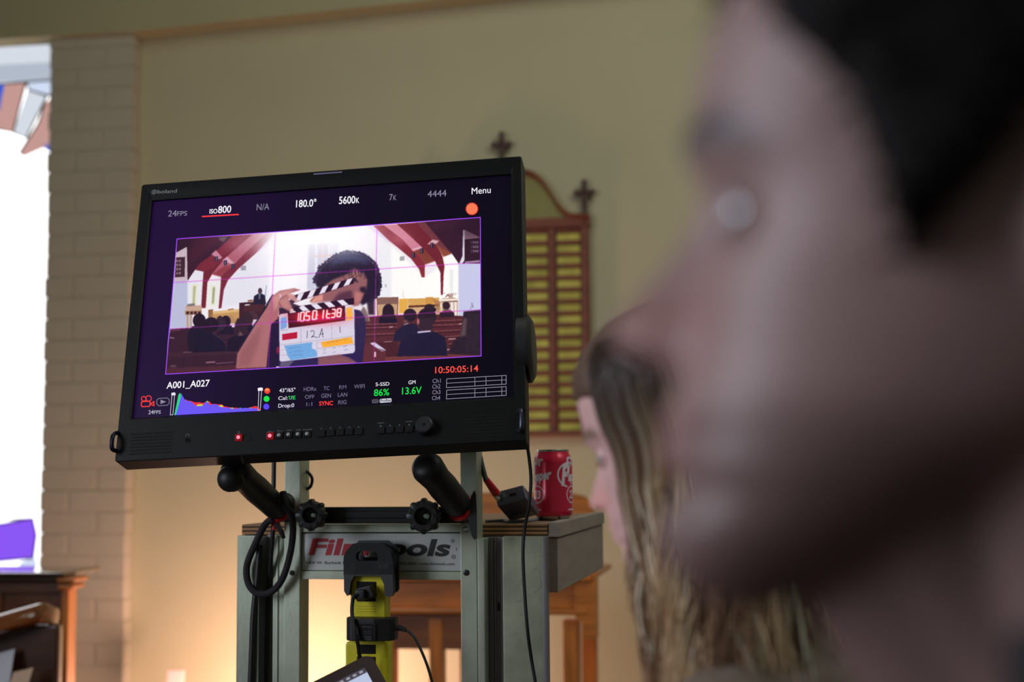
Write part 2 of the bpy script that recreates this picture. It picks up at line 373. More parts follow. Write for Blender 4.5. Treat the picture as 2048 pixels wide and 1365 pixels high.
    c.ell(*A_([(828, 630)])[0], 4.2, 6, (70, 56, 66)); P1(A_([(768, 738), (778, 672), (812, 652), (848, 654), (868, 668), (878, 740)]), (26, 26, 46), 1, .4)
    P1(A_([(815, 655), (832, 652), (828, 700), (818, 700)]), (120, 124, 150), .8, .4)
    P1(B_([(474, 684), (650, 680), (648, 738), (476, 742)]), (136, 96, 82)); P1(B_([(480, 742), (640, 738), (640, 830), (480, 835)]), (196, 156, 116)); L1(B_([(472, 690)])[0], B_([(476, 850)])[0], 2, (150, 90, 60)); L1(B_([(646, 690)])[0], B_([(640, 830)])[0], 2, (140, 86, 60))
    P1(B_([(655, 696), (727, 692), (722, 815), (652, 815)]), (226, 168, 70)); P1(B_([(728, 694), (870, 690), (985, 684), (1000, 800), (728, 800)]), (212, 160, 84)); P1(B_([(870, 682), (936, 680), (936, 800), (880, 800)]), (206, 146, 66))
    P1(B_([(740, 740), (780, 700), (728, 745)]), (244, 206, 120)); P1(B_([(732, 752), (985, 740), (985, 756), (732, 768)]), (110, 56, 30)); P1(B_([(735, 770), (1000, 760), (1000, 840), (735, 830)]), (206, 168, 124))
    P1(B_([(985, 698), (1142, 688), (1142, 708), (985, 716)]), (238, 228, 220)); P1(B_([(1000, 716), (1140, 708), (1140, 720), (1000, 728)]), (150, 110, 90))
    for x in (1004, 1070, 1100, 1128): P1(B_([(x, 720), (x + 14, 719), (x + 14, 838), (x + 2, 838)]), (206, 178, 150))
    P1(B_([(1012, 725), (1070, 722), (1070, 830), (1020, 830)]), (120, 84, 76), .8); P1(B_([(1010, 690), (1120, 684), (1120, 694), (1010, 698)]), (210, 170, 140))
    for k in range(30): c.ell(*B_([(1070 + 30 * c.rng.standard_normal() * .8, 664 + 12 * c.rng.standard_normal() * .6)])[0], 1.1, .9, (120 + 30 * c.rng.random(), 90, 80), .8)
    P1(B_([(1050, 660), (1100, 672), (1098, 690), (1070, 690)]), (150, 110, 104), .7, .8); P1(B_([(930, 690), (1000, 720), (985, 800), (970, 800)]), (170, 110, 70), .7)
    for dx, dy in ((-10, -40), (0, -60), (10, -35), (-4, -75)): L1(B_([(690, 690)])[0], B_([(690 + dx * 1.8, 690 + dy)])[0], .4, (190, 170, 150), .7)
    P1(B_([(536, 574), (552, 572), (552, 600), (536, 602)]), (190, 186, 190), .9)
    c.path(B_([(1240, 782), (1258, 755), (1252, 725)]), .7, (70, 70, 90)); c.path(B_([(1256, 752), (1268, 770), (1262, 730)]), .6, (80, 80, 100))
    # --- pews
    P1(A_([(84, 946), (400, 930), (700, 930), (960, 900), (960, 1290), (30, 1330)]), (62, 28, 44))
    P1(A_([(84, 946), (170, 940), (170, 960), (84, 966)]), (96, 50, 62)); P1(A_([(60, 1140), (650, 1110), (640, 1150), (60, 1180)]), (74, 36, 48), .8, 1)
    P1(A_([(40, 1270), (700, 1240), (700, 1300), (40, 1330)]), (90, 40, 48), .9, 1); P1(A_([(80, 1012), (120, 1018), (120, 1024), (80, 1020)]), (190, 160, 180), .8, .4)
    P1(A_([(378, 1216), (462, 1212), (450, 1226), (380, 1228)]), (150, 110, 124), .9, .5); P1(A_([(462, 1226), (610, 1216), (610, 1222), (464, 1234)]), (130, 90, 110), .9, .5)
    P1(A_([(85, 1246), (130, 1242), (130, 1260), (85, 1262)]), (120, 88, 104), .7, 1); P1(A_([(195, 1134), (260, 1130), (260, 1138), (195, 1144)]), (120, 90, 104), .7, .5)
    L1(A_([(190, 1180)])[0], A_([(185, 1270)])[0], 3, (52, 24, 38), .9)
    P1(B_([(290, 846), (900, 820), (1190, 838), (1335, 800), (1335, 1190), (290, 1230)]), (98, 40, 44))
    for (xa, ya, xb, yb) in ((372, 908, 640, 898), (376, 936, 640, 928), (376, 992, 640, 980), (930, 880, 1180, 868), (930, 915, 1180, 905), (920, 965, 1160, 952), (1030, 1010, 1160, 1000), (1060, 1070, 1150, 1060)):
        L1(B_([(xa, ya)])[0], B_([(xb, yb)])[0], 1.2, (160, 92, 92), .9); L1(B_([(xa, ya + 14)])[0], B_([(xb, yb + 14)])[0], 2.4, (70, 28, 34), .8)
    for (x, y, w) in ((572, 926, 30), (530, 1050, 65), (1060, 1024, 60), (1150, 900, 24), (575, 1140, 70), (1050, 1112, 40)): P1(B_([(x, y), (x + w, y - 4), (x + w, y + 5), (x, y + 9)]), (196, 168, 176), .9, .4)
    P1(B_([(430, 1060), (640, 1048), (640, 1180), (540, 1200), (540, 1130)]), (84, 32, 36)); P1(B_([(420, 1070), (460, 1065), (545, 1125), (540, 1205), (440, 1215), (350, 1215), (360, 1080)]), (108, 44, 50))
    P1(B_([(412, 1062), (452, 1054), (546, 1120), (512, 1132)]), (206, 200, 226), 1, .4); P1(B_([(470, 1100), (546, 1120), (512, 1132)]), (120, 84, 96), .8, .6)
    P1(B_([(446, 1135), (464, 1133), (464, 1175), (448, 1177)]), (214, 186, 190)); P1(B_([(540, 1175), (1335, 1145), (1335, 1190), (540, 1220)]), (128, 58, 50))
    # --- congregation, seen from behind
    def sitter(cr, x, y, rx, ry, body, hair=(34, 20, 34), coat=(28, 20, 42), edge=None):
        P1(cr(body), coat, 1, .5)
        px_, py_ = cr([(x, y)])[0]; c.ell(px_, py_, rx * .2418, ry * .2418, hair, 1, .8)
        if edge: c.ell(px_ + edge * rx * .2, py_ - ry * .03, rx * .2418, ry * .2418, (120, 90, 100), .22, .8); c.ell(px_, py_, rx * .22, ry * .22, hair, 1, 2)
    sitter(A_, 725, 862, 46, 58, [(690, 900), (760, 900), (790, 1000), (680, 1000)], (58, 32, 40), edge=1)
    sitter(A_, 497, 868, 26, 32, [(470, 890), (525, 890), (560, 960), (450, 960)]); sitter(A_, 545, 882, 40, 48, [(505, 915), (590, 915), (620, 990), (480, 990)], edge=1)
    sitter(A_, 325, 876, 54, 60, [(270, 920), (370, 915), (420, 1000), (420, 1130), (235, 1130), (225, 980)])
    P1(A_([(620, 900), (640, 858), (690, 850), (720, 900), (735, 985), (700, 1000), (640, 1010), (612, 960)]), (52, 30, 42), 1, 1); P1(A_([(560, 1030), (640, 990), (710, 1000), (760, 1060), (740, 1130), (550, 1130)]), (26, 18, 40), 1, .6); P1(A_([(640, 1000), (665, 962), (690, 1000)]), (140, 96, 96), .7, .8)
    sitter(A_, 425, 910, 66, 62, [(300, 1010), (370, 960), (450, 985), (530, 1040), (548, 1130), (270, 1140)], (32, 20, 34), (24, 20, 44), edge=1); c.path(A_([(455, 965), (440, 990), (500, 1020), (535, 1060)]), .6, (150, 130, 150), .6)
    sitter(B_, 565, 800, 48, 62, [(490, 850), (520, 822), (610, 822), (640, 880), (636, 895), (488, 898)], (40, 24, 36)); P1(B_([(520, 800), (610, 800), (615, 860), (518, 860)]), (42, 26, 38), 1, 1)
    sitter(B_, 905, 768, 42, 30, [(850, 780), (960, 770), (960, 800), (840, 800)], (52, 34, 40)); sitter(B_, 1045, 752, 30, 32, [(990, 812), (1025, 792), (1085, 790), (1112, 815), (1108, 845), (985, 850)], (58, 34, 42), (52, 30, 44))
    L1(B_([(1000, 802)])[0], B_([(1095, 796)])[0], 1.8, (230, 90, 150), .7, .5)
    sitter(B_, 745, 830, 54, 54, [(604, 1046), (622, 966), (700, 905), (790, 900), (830, 960), (820, 1040)], (42, 28, 38), (32, 30, 60)); P1(B_([(688, 870), (720, 870), (726, 905), (700, 905)]), (120, 80, 80), .8, .8); L1(B_([(692, 912)])[0], B_([(730, 898)])[0], 1, (200, 190, 210))
    P1(B_([(636, 1172), (648, 1110), (672, 1035), (800, 978), (930, 962), (1030, 1008), (1046, 1070), (1052, 1166)]), (28, 26, 56), 1, .5)
    c.ell(*B_([(885, 842)])[0], 18.2, 17, (44, 28, 38), 1, 1); P1(B_([(812, 860), (945, 850), (930, 950), (820, 960)]), (58, 38, 46), 1, 1); c.ell(*B_([(812, 882)])[0], 2.4, 6, (196, 110, 110), .9, .6)
    P1(B_([(806, 966), (914, 956), (918, 968), (808, 980)]), (196, 190, 220), 1, .4)
    P1(B_([(1188, 800), (1335, 786), (1335, 1166), (1055, 1152), (1100, 1050), (1160, 1005), (1178, 880)]), (48, 34, 44), 1, .8); P1(B_([(1190, 850), (1215, 860), (1205, 1000), (1160, 1010), (1178, 900)]), (130, 104, 100), .6, 1.5)
    for k in range(10): L1(B_([(1225 + 10 * k, 820)])[0], B_([(1205 + 12 * k, 1130)])[0], .6, (86, 64, 68), .5)
    P1(B_([(335, 800), (355, 760), (375, 770), (400, 830), (412, 885), (340, 880)]), (120, 100, 96), .9, 1); c.path(B_([(372, 770), (395, 820), (410, 880)]), .9, (190, 176, 150)); P1(B_([(385, 700), (450, 690), (452, 830), (400, 830)]), (50, 30, 44), .95, 1.5)
    # --- the person holding the slate
    P1(A_([(925, 860), (1010, 830), (1010, 1250), (880, 1268)]), (30, 16, 56)); P1(D_([(940, 720), (1050, 742), (1100, 820), (1108, 960), (1100, 1060), (1075, 1290), (200, 1340), (200, 900)]), (40, 28, 88), 1, .6)
    P1(D_([(1000, 740), (1080, 780), (1105, 860), (1095, 1060), (1070, 1200), (1000, 1200)]), (44, 36, 78), .9, 3)
    hair = (34, 24, 44)
    outl = D_([(575, 450), (590, 380), (640, 290), (700, 235), (790, 170), (880, 135), (960, 128), (1060, 150), (1130, 185), (1190, 240), (1228, 310), (1255, 400), (1262, 480), (1240, 560), (1205, 600), (1150, 650), (1080, 680), (1000, 640), (700, 520), (600, 500)])
    P1(outl, hair, 1, 1.6)
    for (x, y), (x2, y2) in zip(outl, outl[1:16]):
        for k in range(26):
            t = c.rng.random(); r = 1.2 + 1.6 * c.rng.random(); d = abs(c.rng.normal()) * 1.6
            u, v = x + (x2 - x) * t, y + (y2 - y) * t; q = math.hypot(u - 695, v - 550)
            c.ell(u + (u - 695) / q * d, v + (v - 550) / q * d, r, r * .8, (40, 30, 56), .75, .8, 6 * c.rng.random())
    for k in range(70):
        u, v = 640 + c.rng.random() * 110, 515 + c.rng.random() * 40
        if math.hypot((u - 695) / 58, (v - 545) / 36) < 1: c.ell(u, v, 2.5, .7, (70, 74, 120), .3, .6, 6 * c.rng.random())
    P1(D_([(800, 160), (960, 120), (1120, 180), (1180, 250), (900, 230), (700, 280)]), (88, 120, 190), .35, 5)
    P1(D_([(690, 470), (760, 420), (850, 385), (940, 350), (1010, 330), (1090, 340), (1130, 420), (1120, 520), (1080, 600), (1040, 690), (980, 700), (880, 640), (560, 660), (520, 650)]), (150, 92, 92), 1, 1.6)
    P1(D_([(960, 300), (1030, 310), (1050, 420), (1000, 440), (940, 360)]), (166, 104, 96), .8, 2.5); P1(D_([(1000, 540), (1080, 560), (1060, 640), (1010, 690), (985, 620)]), (196, 116, 110), .8, 2)
    P1(D_([(760, 640), (830, 560), (960, 530), (980, 620), (940, 640), (800, 670)]), (84, 40, 60), .85, 2.5); P1(D_([(940, 390), (1000, 400), (1040, 450), (990, 440)]), (60, 36, 50), .9, 1)
    P1(D_([(1050, 500), (1100, 490), (1130, 540), (1090, 560), (1050, 540)]), (40, 22, 44), .95, 1.5); P1(D_([(530, 620), (660, 570), (660, 640), (540, 660)]), (226, 150, 130), .9, 1); L1(D_([(530, 650)])[0], D_([(575, 600)])[0], 1, (90, 40, 50))
    P1(D_([(1090, 300), (1240, 380), (1240, 560), (1120, 650), (1060, 700), (1120, 540), (1140, 430)]), hair, .95, 2)
    for k in range(26):
        x, y = 820 + 300 * c.rng.random(), 300 + 90 * c.rng.random(); s_ = c.rng.normal() * 25
        c.path(D_([(x, y - 60), (x + s_, y), (x + s_ * .4, y + 40)]), .8, hair, .8)
    # arm and sleeve
    P1(A_([(715, 1010), (760, 930), (830, 830), (890, 720), (930, 655), (960, 690), (930, 770), (830, 880), (745, 1015)]), (28, 18, 50), 1, .6)
    P1(A_([(628, 1272), (640, 1150), (700, 1050), (800, 890), (880, 770), (930, 670), (990, 628), (1110, 606), (1165, 622), (1060, 655), (1146, 712), (1130, 722), (1060, 690), (1102, 790), (1070, 800), (1030, 770), (985, 770), (975, 860), (920, 905), (905, 1010), (880, 1262)]), (172, 106, 106), 1, .7)
    P1(A_([(640, 1260), (660, 1130), (760, 1000), (840, 900), (820, 1060), (740, 1260)]), (150, 88, 92), .8, 4); P1(A_([(930, 680), (1000, 640), (1110, 612), (1060, 660), (1000, 690), (950, 800)]), (206, 142, 134), .85, 2)
    c.path(A_([(1050, 662), (1000, 690), (985, 730), (1010, 770)]), 1.2, (110, 60, 70), .8); c.path(A_([(1070, 690), (1020, 720), (1050, 770)]), 1, (120, 66, 74), .8); c.path(A_([(985, 655), (1000, 670), (992, 690)]), 1.4, (230, 220, 230))
    P1(A_([(985, 770), (1050, 770), (1090, 800), (1060, 860), (985, 850)]), (36, 16, 40), .95, .6)
    # --- slate
    P1(D_([(200, 800), (215, 780), (975, 690), (990, 700), (997, 1168), (980, 1190), (225, 1282), (206, 1270)]), (214, 208, 224), 1, .4)
    P1(D_([(290, 760), (892, 692), (896, 848), (300, 928)]), (74, 6, 18)); c.glow(*D_([(600, 810)])[0], 52, 13, (255, 20, 40), .95)
    for (cx_, s_) in zip((385, 440, 497, 568, 645, 715, 765, 825), '10501t38'):
        w = 50 if s_ not in '1' else 40; yb = 858 - (cx_ - 385) * .115; h = 92 if cx_ < 700 else 84
        xa, xb = cx_ - w / 2 + 6, cx_ + w / 2 - 6; k = 10
        seg = dict(a=((xa + k, yb - h), (xb + k, yb - h)), g=((xa + k / 2, yb - h / 2), (xb + k / 2, yb - h / 2)), d=((xa, yb), (xb, yb)), f=((xa + k, yb - h), (xa + k / 2, yb - h / 2)), e=((xa + k / 2, yb - h / 2), (xa, yb)), b=((xb + k, yb - h), (xb + k / 2, yb - h / 2)), c=((xb + k / 2, yb - h / 2), (xb, yb)))
        for q in SEG[s_]: L1(*D_(seg[q]), 6.5, (255, 30, 54), .5, 1.4)
        for q in SEG[s_]: L1(*D_(seg[q]), 2.7, (255, 240, 238), 1, .3)
    for (x, y) in ((470, 840), (474, 800), (600, 826), (604, 790)): c.ell(*D_([(x, y)])[0], 1.2, 1.2, (255, 235, 230))
    def stick(p, q, th0, th1, n, lean, cut):
        # p -> q the lower edge; stripes slanted by lean
        (x0, y0), (x1, y1) = p, q
        P1(D_([(x0, y0), (x1, y1), (x1, y1 - th1), (x0, y0 - th0)]), (40, 12, 34), 1, .3)
        for k in range(n):
            t0, t1 = (k + cut) / n, (k + cut + .48) / n
            if t0 >= 1: continue
            t1 = min(t1, 1.)
            f = lambda t, u: (x0 + (x1 - x0) * min(max(t + lean * u, 0), 1), y0 + (y1 - y0) * min(max(t + lean * u, 0), 1) - (th0 + (th1 - th0) * t) * u)
            P1(D_([f(t0, .04), f(t1, .04), f(t1, .97), f(t0, .97)]), (232, 226, 236), 1, .3)
    stick((300, 775), (988, 676), 62, 66, 5, -.09, .12)
    stick((345, 665), (984, 458), 78, 62, 5, .07, .12)
    P1(D_([(300, 640), (400, 590), (345, 668), (430, 700), (330, 760), (290, 740)]), (40, 14, 36), .9, .8)
    P1(D_([(200, 640), (290, 600), (335, 700), (352, 758), (318, 755), (250, 720)]), (190, 124, 118), .95, 1.5); P1(D_([(290, 560), (360, 575), (400, 640), (372, 655), (300, 610)]), (206, 142, 134), .95, 1.2)
    P1(D_([(315, 735), (345, 722), (352, 756), (330, 760)]), (236, 206, 214), .9, .6)
    for p, q in (((428, 925), (430, 1080)), ((752, 885), (755, 1045)), ((212, 955), (292, 945)), ((215, 1105), (990, 1010)), ((596, 1065), (600, 1215)), ((600, 1145), (990, 1100)), ((215, 1160), (260, 1155)), ((215, 1215), (290, 1205))): L1(*D_([p, q]), .45, (110, 104, 124), .9)
    P1(D_([(218, 822), (275, 808), (284, 915), (250, 935), (214, 942)]), (120, 160, 220)); P1(D_([(232, 992), (392, 968), (392, 1034), (234, 1056)]), (206, 10, 46)); P1(D_([(906, 716), (968, 708), (972, 826), (940, 846), (908, 848)]), (250, 176, 60))
    P1(D_([(252, 1112), (550, 1076), (542, 1140), (590, 1160), (602, 1226), (320, 1266), (290, 1220), (272, 1160)]), (108, 166, 220)); P1(D_([(640, 1084), (660, 1070), (960, 1020), (984, 1088), (660, 1132)]), (250, 170, 46))
    ink = (52, 44, 60)
    c.path(D_([(497, 955), (494, 1034)]), 1, ink); c.path(D_([(530, 970), (548, 950), (570, 965), (566, 1000), (538, 1024), (560, 1015), (605, 1028)]), 1, ink)
    c.path(D_([(618, 1030), (650, 930), (662, 1026)]), 1, ink); c.path(D_([(630, 995), (668, 985)]), 1, ink); c.path(D_([(838, 908), (842, 976)]), 1, ink)
    for (x0, y0, n, dx) in ((300, 1140, 7, 22), (300, 1180, 8, 22), (320, 1220, 8, 20), (700, 1080, 6, 18), (790, 1064, 5, 18), (870, 1046, 4, 18), (655, 1160, 4, 12), (655, 1192, 4, 12), (765, 1140, 4, 10), (765, 1182, 4, 10), (870, 1120, 5, 12), (882, 1158, 5, 12)):
        c.path(D_([(x0 + dx * k, y0 - dx * k * .12 + (9 if k % 2 else -9) * (1 if k % 3 else .4)) for k in range(n)]), .5, (60, 70, 110), .75)
    for (x0, y0, n) in ((215, 948, 9), (440, 922, 9), (765, 880, 4), (605, 1078, 5)): c.path(D_([(x0 + 11 * k, y0 - 1.4 * k + (3 if k % 2 else -3)) for k in range(n)]), .4, (150, 90, 110), .6)
    P1(D_([(610, 1240), (830, 1205), (930, 1235), (1030, 1296), (610, 1324)]), (140, 84, 90), 1, 1.2); c.path(D_([(720, 1250), (840, 1225), (960, 1270)]), 1, (110, 60, 72), .7); P1(D_([(215, 1285), (360, 1268), (300, 1335), (205, 1340)]), (104, 96, 120), .9, 1)
    c.ell(*D_([(186, 1160)])[0], 3, 7, (170, 20, 50), .9, 1)
    # flare over the picture, frame guides
    c.glow(575, 490, 45, 55, (255, 250, 255), .85); c.glow(665, 465, 75, 38, (255, 252, 255), .8); c.glow(610, 600, 260, 160, (190, 150, 210), .08)
    for p, q in ((A_([(112, 561)])[0], B_([(1330, 393)])[0]), (A_([(80, 945)])[0], B_([(1330, 785)])[0]), (A_([(955, 147)])[0], A_([(896, 1268)])[0]), (B_([(472, 90)])[0], B_([(446, 1212)])[0])):
        L1(p, q, 2.2, (220, 40, 220), .15, .8); L1(p, q, .9, (216, 40, 220), .72)
    for ch in range(3): c.img[..., ch] = c.blur(c.img[..., ch], 1.1)
    v = c.img.mean(-1, keepdims=True); dk = sm01((.62 - v) / .62); c.img = c.img * (1 - .30 * dk); sat = c.img - v; c.img = c.img - sat * .18 * dk + np.array([.030, .008, .045]) * dk
    c.glow(610, 470, 110, 34, (255, 252, 255), .55)
    n = c.rng.normal(size=c.img.shape[:2]); c.img += (c.blur(n, 1.0) * .02)[..., None]
    return np.clip(c.img, 0, 1)
# ================================================================ the room
M = {}
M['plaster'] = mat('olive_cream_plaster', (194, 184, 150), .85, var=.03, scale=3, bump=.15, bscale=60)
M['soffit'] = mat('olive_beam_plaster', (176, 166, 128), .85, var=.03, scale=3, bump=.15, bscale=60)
M['brick'] = mat('painted_brick', (190, 178, 156), .8, var=.02, scale=9, bump=.3, bscale=70)
M['mortar'] = mat('painted_mortar', (182, 170, 148), .9, var=.05, scale=20, bump=.4, bscale=90)
M['carpet'] = mat('dark_red_carpet', (70, 36, 34), .95, var=.2, scale=200)
M['dark_wood'] = mat('dark_stained_wood', (70, 38, 22), .32, var=.35, scale=6, stretch=(1, 1, 9), coat=.3)
M['pew_wood'] = mat('brown_pew_wood', (104, 60, 32), .3, var=.3, scale=6, stretch=(1, 9, 9), coat=.35)
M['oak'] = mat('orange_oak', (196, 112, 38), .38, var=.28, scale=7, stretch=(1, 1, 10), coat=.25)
M['oak_up'] = mat('orange_oak_upright', (196, 112, 38), .38, var=.28, scale=7, stretch=(9, 9, .8), coat=.25)
M['mahogany'] = mat('red_mahogany', (120, 58, 34), .35, var=.25, scale=8, stretch=(1, 1, 8), coat=.25)
M['brass'] = mat('aged_brass', (190, 174, 84), .42, .8, var=.25, scale=14)
M['brass_panel'] = mat('dull_brass_panel', (136, 128, 78), .5, .6, var=.12, scale=8)

# back wall with an opening for the window
wl, _ = WALL.px(96, 600, 0); wL = wl - .95                      # window opening, right and left side
_, zs = WALL.px(40, 1150, 0); _, zt = WALL.px(40, 60, 0)
z0 = -WALL.O[2]; ZT = 3.6 + z0
b = MB()
b.fbox(WALL, wl, 4.2, 0, .2, z0, ZT); b.fbox(WALL, -3.0, wL, 0, .2, z0, ZT); b.fbox(WALL, wL, wl, 0, .2, z0, zs - .02); b.fbox(WALL, wL, wl, 0, .2, zt + .02, ZT)
tag(b.build('wall_back', M['plaster'], loc=WALL.at(0, 0, z0)), 'olive cream plaster wall behind the monitor cart', 'wall', kind='structure')
b = MB(); b.box((-3.2, -2.2, -.05), (8, 0, 0), (0, 8.2, 0), (0, 0, .05))
tag(b.build('floor', M['carpet']), 'dark red carpet floor of the church', 'floor', kind='structure')
# plaster beam along the top of the wall
pts = [WALL.pt(x, y, -.09) for x, y in ((-1500, 170), (0, 78), (270, 62), (860, 0), (1900, -112))]
b = MB(); b.prism(pts + [WALL.at(4.2, -.09, ZT), WALL.at(-3.0, -.09, ZT)], WALL.e2 * .09)
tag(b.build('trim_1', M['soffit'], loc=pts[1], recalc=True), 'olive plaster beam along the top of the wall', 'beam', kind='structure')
# brick pilaster beside the window: courses of painted brick standing proud of their mortar
b = MB(); PD = -.065; rng = random.Random(3)
sa, _ = WALL.px(97, 700, PD); sb, _ = WALL.px(256, 700, PD); sa -= .018
ztb = WALL.px(180, 66, -.05)[1]; b.mi = 1; b.fbox(WALL, sa + .008, sb - .003, PD + .0010, -.001, z0, ztb); b.mi = 0
course = .0733; k = 0; z = z0
while z < ztb:
    e = min(z + course - .005, ztb); cut = sa + (sb - sa) * (.66 if k % 2 else .33)
    j = [rng.uniform(-.0007, .0007) for _ in range(4)]
    for x0, x1, q in ((sa + rng.uniform(-.004, .004), cut - .004, 0), (cut + .004, sb + rng.uniform(-.002, .002), 1)):
        b.fbox(WALL, x0, x1, PD - .001 + j[q], -.002, z + j[2] * .4, e + j[3] * .4, .003)
    z += course; k += 1
tag(b.build('trim_2', [M['brick'], M['mortar']], loc=WALL.at(sa, 0, z0)), 'cream painted brick pilaster between window and plaster wall', 'pilaster', kind='structure')

# stained glass window, overexposed by the daylight behind it
win = thing('window_1', 'bright stained glass window at the left edge behind the pew', 'window', WALL.at(wl - .4, .1, zs), kind='structure')
frm = MB(); GD = .06
frm.fbox(WALL, wL, wL + .03, GD - .01, GD + .05, zs - .02, zt + .02); frm.fbox(WALL, wl - .03, wl, GD - .01, GD + .05, zs - .02, zt + .02); frm.fbox(WALL, wL, wl, GD - .01, GD + .05, zs - .02, zs + .015); frm.fbox(WALL, wL, wl, GD - .01, GD + .05, zt - .01, zt + .02)
frm.build('frame', M['plaster'], win)
def pane(name, px, m, d=GD + .012, th=.006):
    q = MB(); q.prism([WALL.pt(x, y, d) for x, y in px], WALL.e2 * th); return q.build(name, m, win, recalc=True)
G = {'white': glow('daylight_clear_glass', (255, 255, 255), 2.2), 'pale': glow('daylight_pale_glow', (224, 230, 240), .9), 'band': glow('lit_reveal_band', (196, 206, 222), .8), 'blue': glow('daylight_blue_glass', (60, 100, 216), .9),
     'rose': glow('daylight_rose_glass', (206, 160, 152), .9), 'ice': glow('daylight_ice_glass', (214, 226, 250), .95), 'violet': glow('daylight_violet_glass', (142, 88, 250), .95)}
pane('glass_field', [(-420, 60), (110, 60), (110, 1165), (-420, 1165)], G['white'], GD + .03)
pane('lit_reveal_strip', [(-420, 60), (110, 60), (110, 124), (-420, 150)], G['pale']); pane('lit_reveal_strip', [(-420, 150), (110, 124), (110, 158), (-420, 190)], G['band'])  # top of the window reveal, its daylight painted as glowing strips
for off in (0, -190):
    for c, pp in (('rose', [(10, 167), (52, 164), (26, 264), (0, 259), (-14, 262)]), ('ice', [(55, 164), (110, 160), (110, 193), (56, 178)]), ('pale', [(55, 180), (92, 192), (52, 276), (27, 264)]),
                  ('rose', [(92, 205), (110, 190), (110, 285), (46, 313), (38, 306), (77, 246)]), ('blue', [(110, 276), (110, 312), (82, 292)]), ('blue', [(-60, 172), (9, 168), (0, 222), (-70, 240)])):
        if off and max(x for x, y in pp) > 105: continue
        pane('coloured_glass', [(x + off, y) for x, y in pp], G[c])
pane('coloured_glass', [(-300, 1100), (64, 1037), (72, 1071), (66, 1116), (-300, 1150)], G['violet']); pane('coloured_glass', [(40, 1124), (68, 1116), (74, 1126), (70, 1140), (36, 1140)], G['ice'])
came = MB()
for ln in ([(110, 160), (-300, 190)], [(53, 163), (26, 265), (-2, 259)], [(56, 179), (94, 193), (52, 277), (26, 265)], [(53, 164), (57, 180), (110, 195)], [(94, 193), (76, 247), (38, 307)], [(20, 1040), (66, 1037), (73, 1071), (67, 1116)], [(56, 790), (74, 850)], [(-300, 1102), (66, 1037)], [(-300, 1151), (66, 1117)]):
    came.tube([WALL.pt(x, y, GD + .01) for x, y in ln], .0035, 6, 0)
came.build('lead_came', mat('lead', (70, 66, 70), .6, .4), win)

# memorial board with brass name plates
bd = thing('memorial_board', 'wooden memorial board with rows of brass plates and a cross on each shoulder', 'plaque', WALL.pt(1006, 872, 0))
def S(x, y=650, d=-.03): return WALL.px(x, y, d)
def zb(y): return WALL.px(1100, y, -.03)[1]
xr1, xr0 = S(1180)[0], S(1165)[0]; xc = S(1006)[0]; ref = lambda s_: 2 * xc - s_
ztop, zr, zbot = zb(436), zb(457), zb(873)
cols = [(S(1112)[0], S(1164)[0]), (S(1046)[0], S(1098)[0])]; cols += [(2 * xc - c1, 2 * xc - c0) for c0, c1 in cols[::-1]]
b = MB(); b.fbox(WALL, ref(xr1), xr1, -.012, -.0005, zbot, ztop + .01); b.build('backboard', M['mahogany'], bd)
for nm, a0, a1, q0, q1 in (('side_rail', xr0, xr1, zbot, ztop), ('side_rail', ref(xr1), ref(xr0), zbot, ztop), ('top_rail', ref(xr1) - .008, xr1 + .008, zr, ztop), ('bottom_rail', ref(xr1), xr1, zbot, zbot + .014)):
    b = MB(); b.fbox(WALL, a0, a1, -.04, -.012, q0, q1, .004); b.build(nm, M['mahogany'], bd)
mull = [(cols[1][1], cols[0][0])]
for (a0, a1), (c0, c1) in zip(cols[1:], cols[:-1]):
    if c0 - a1 < .002: continue
    b = MB(); b.fbox(WALL, a1, c0, -.034, -.012, zbot, zr, .003); b.build('divider', M['mahogany'], bd)
rows = 17; ph = (zr - zbot - .02) / rows; rng = random.Random(5)
for (a0, a1) in cols:
    sl = MB()
    for r in range(rows + 1): sl.fbox(WALL, a0, a1, -.028, -.012, zbot + .012 + r * ph - .0075, zbot + .012 + r * ph + .0075, .003)
    sl.build('slats', M['mahogany'], bd)
    for r in range(rows):
        zz = zbot + .012 + r * ph; t = rng.uniform(-.0012, .0012); u = rng.uniform(-.0008, .0008)
        b = MB(); o = WALL.at(a0 + .004, -.0185, zz + .008)
        b.box(o, WALL.e1 * (a1 - a0 - .008) + WALL.e2 * t, WALL.e2 * .003, WALL.e3 * (ph - .016) + WALL.e2 * u, .0008); b.build('name_plate', M['brass'], bd)
arch = [(1006, 343), (1040, 343), (1066, 350), (1086, 366), (1104, 392), (1120, 416), (1140, 432), (1178, 434)]
R_ = [WALL.pt(x, y, -.03) for x, y in arch]; R_ = spline(R_, 6)
Lf = [p + WALL.e1 * (2 * (xc - (p - WALL.O) @ WALL.e1)) for p in R_[::-1]]; full = Lf + R_[1:]
b = MB(); b.prism([p for p in full] + [WALL.at(xr1, -.03, ztop - .002), WALL.at(ref(xr1), -.03, ztop - .002)], WALL.e2 * .03); b.build('arched_panel', M['brass_panel'], bd, recalc=True)
b = MB(); rr = [b.ring(p, WALL.e2, WALL.e3, .020, .011, 10) for p in full[::2]]; b.skin(rr); b.build('arched_moulding', M['mahogany'], bd, recalc=True)
def cross(cx, zz):
    b = MB(); b.lathe(WALL.at(cx, -.025, zz), (0, 0, 1), [(0, .020), (.006, .020), (.012, .012), (.03, .009)], 16)
    b.fbox(WALL, cx - .0095, cx + .0095, -.034, -.016, zz + .02, zz + .128, .003); b.fbox(WALL, cx - .036, cx + .036, -.034, -.016, zz + .075, zz + .094, .003)
    b.build('cross', M['dark_wood'], bd)
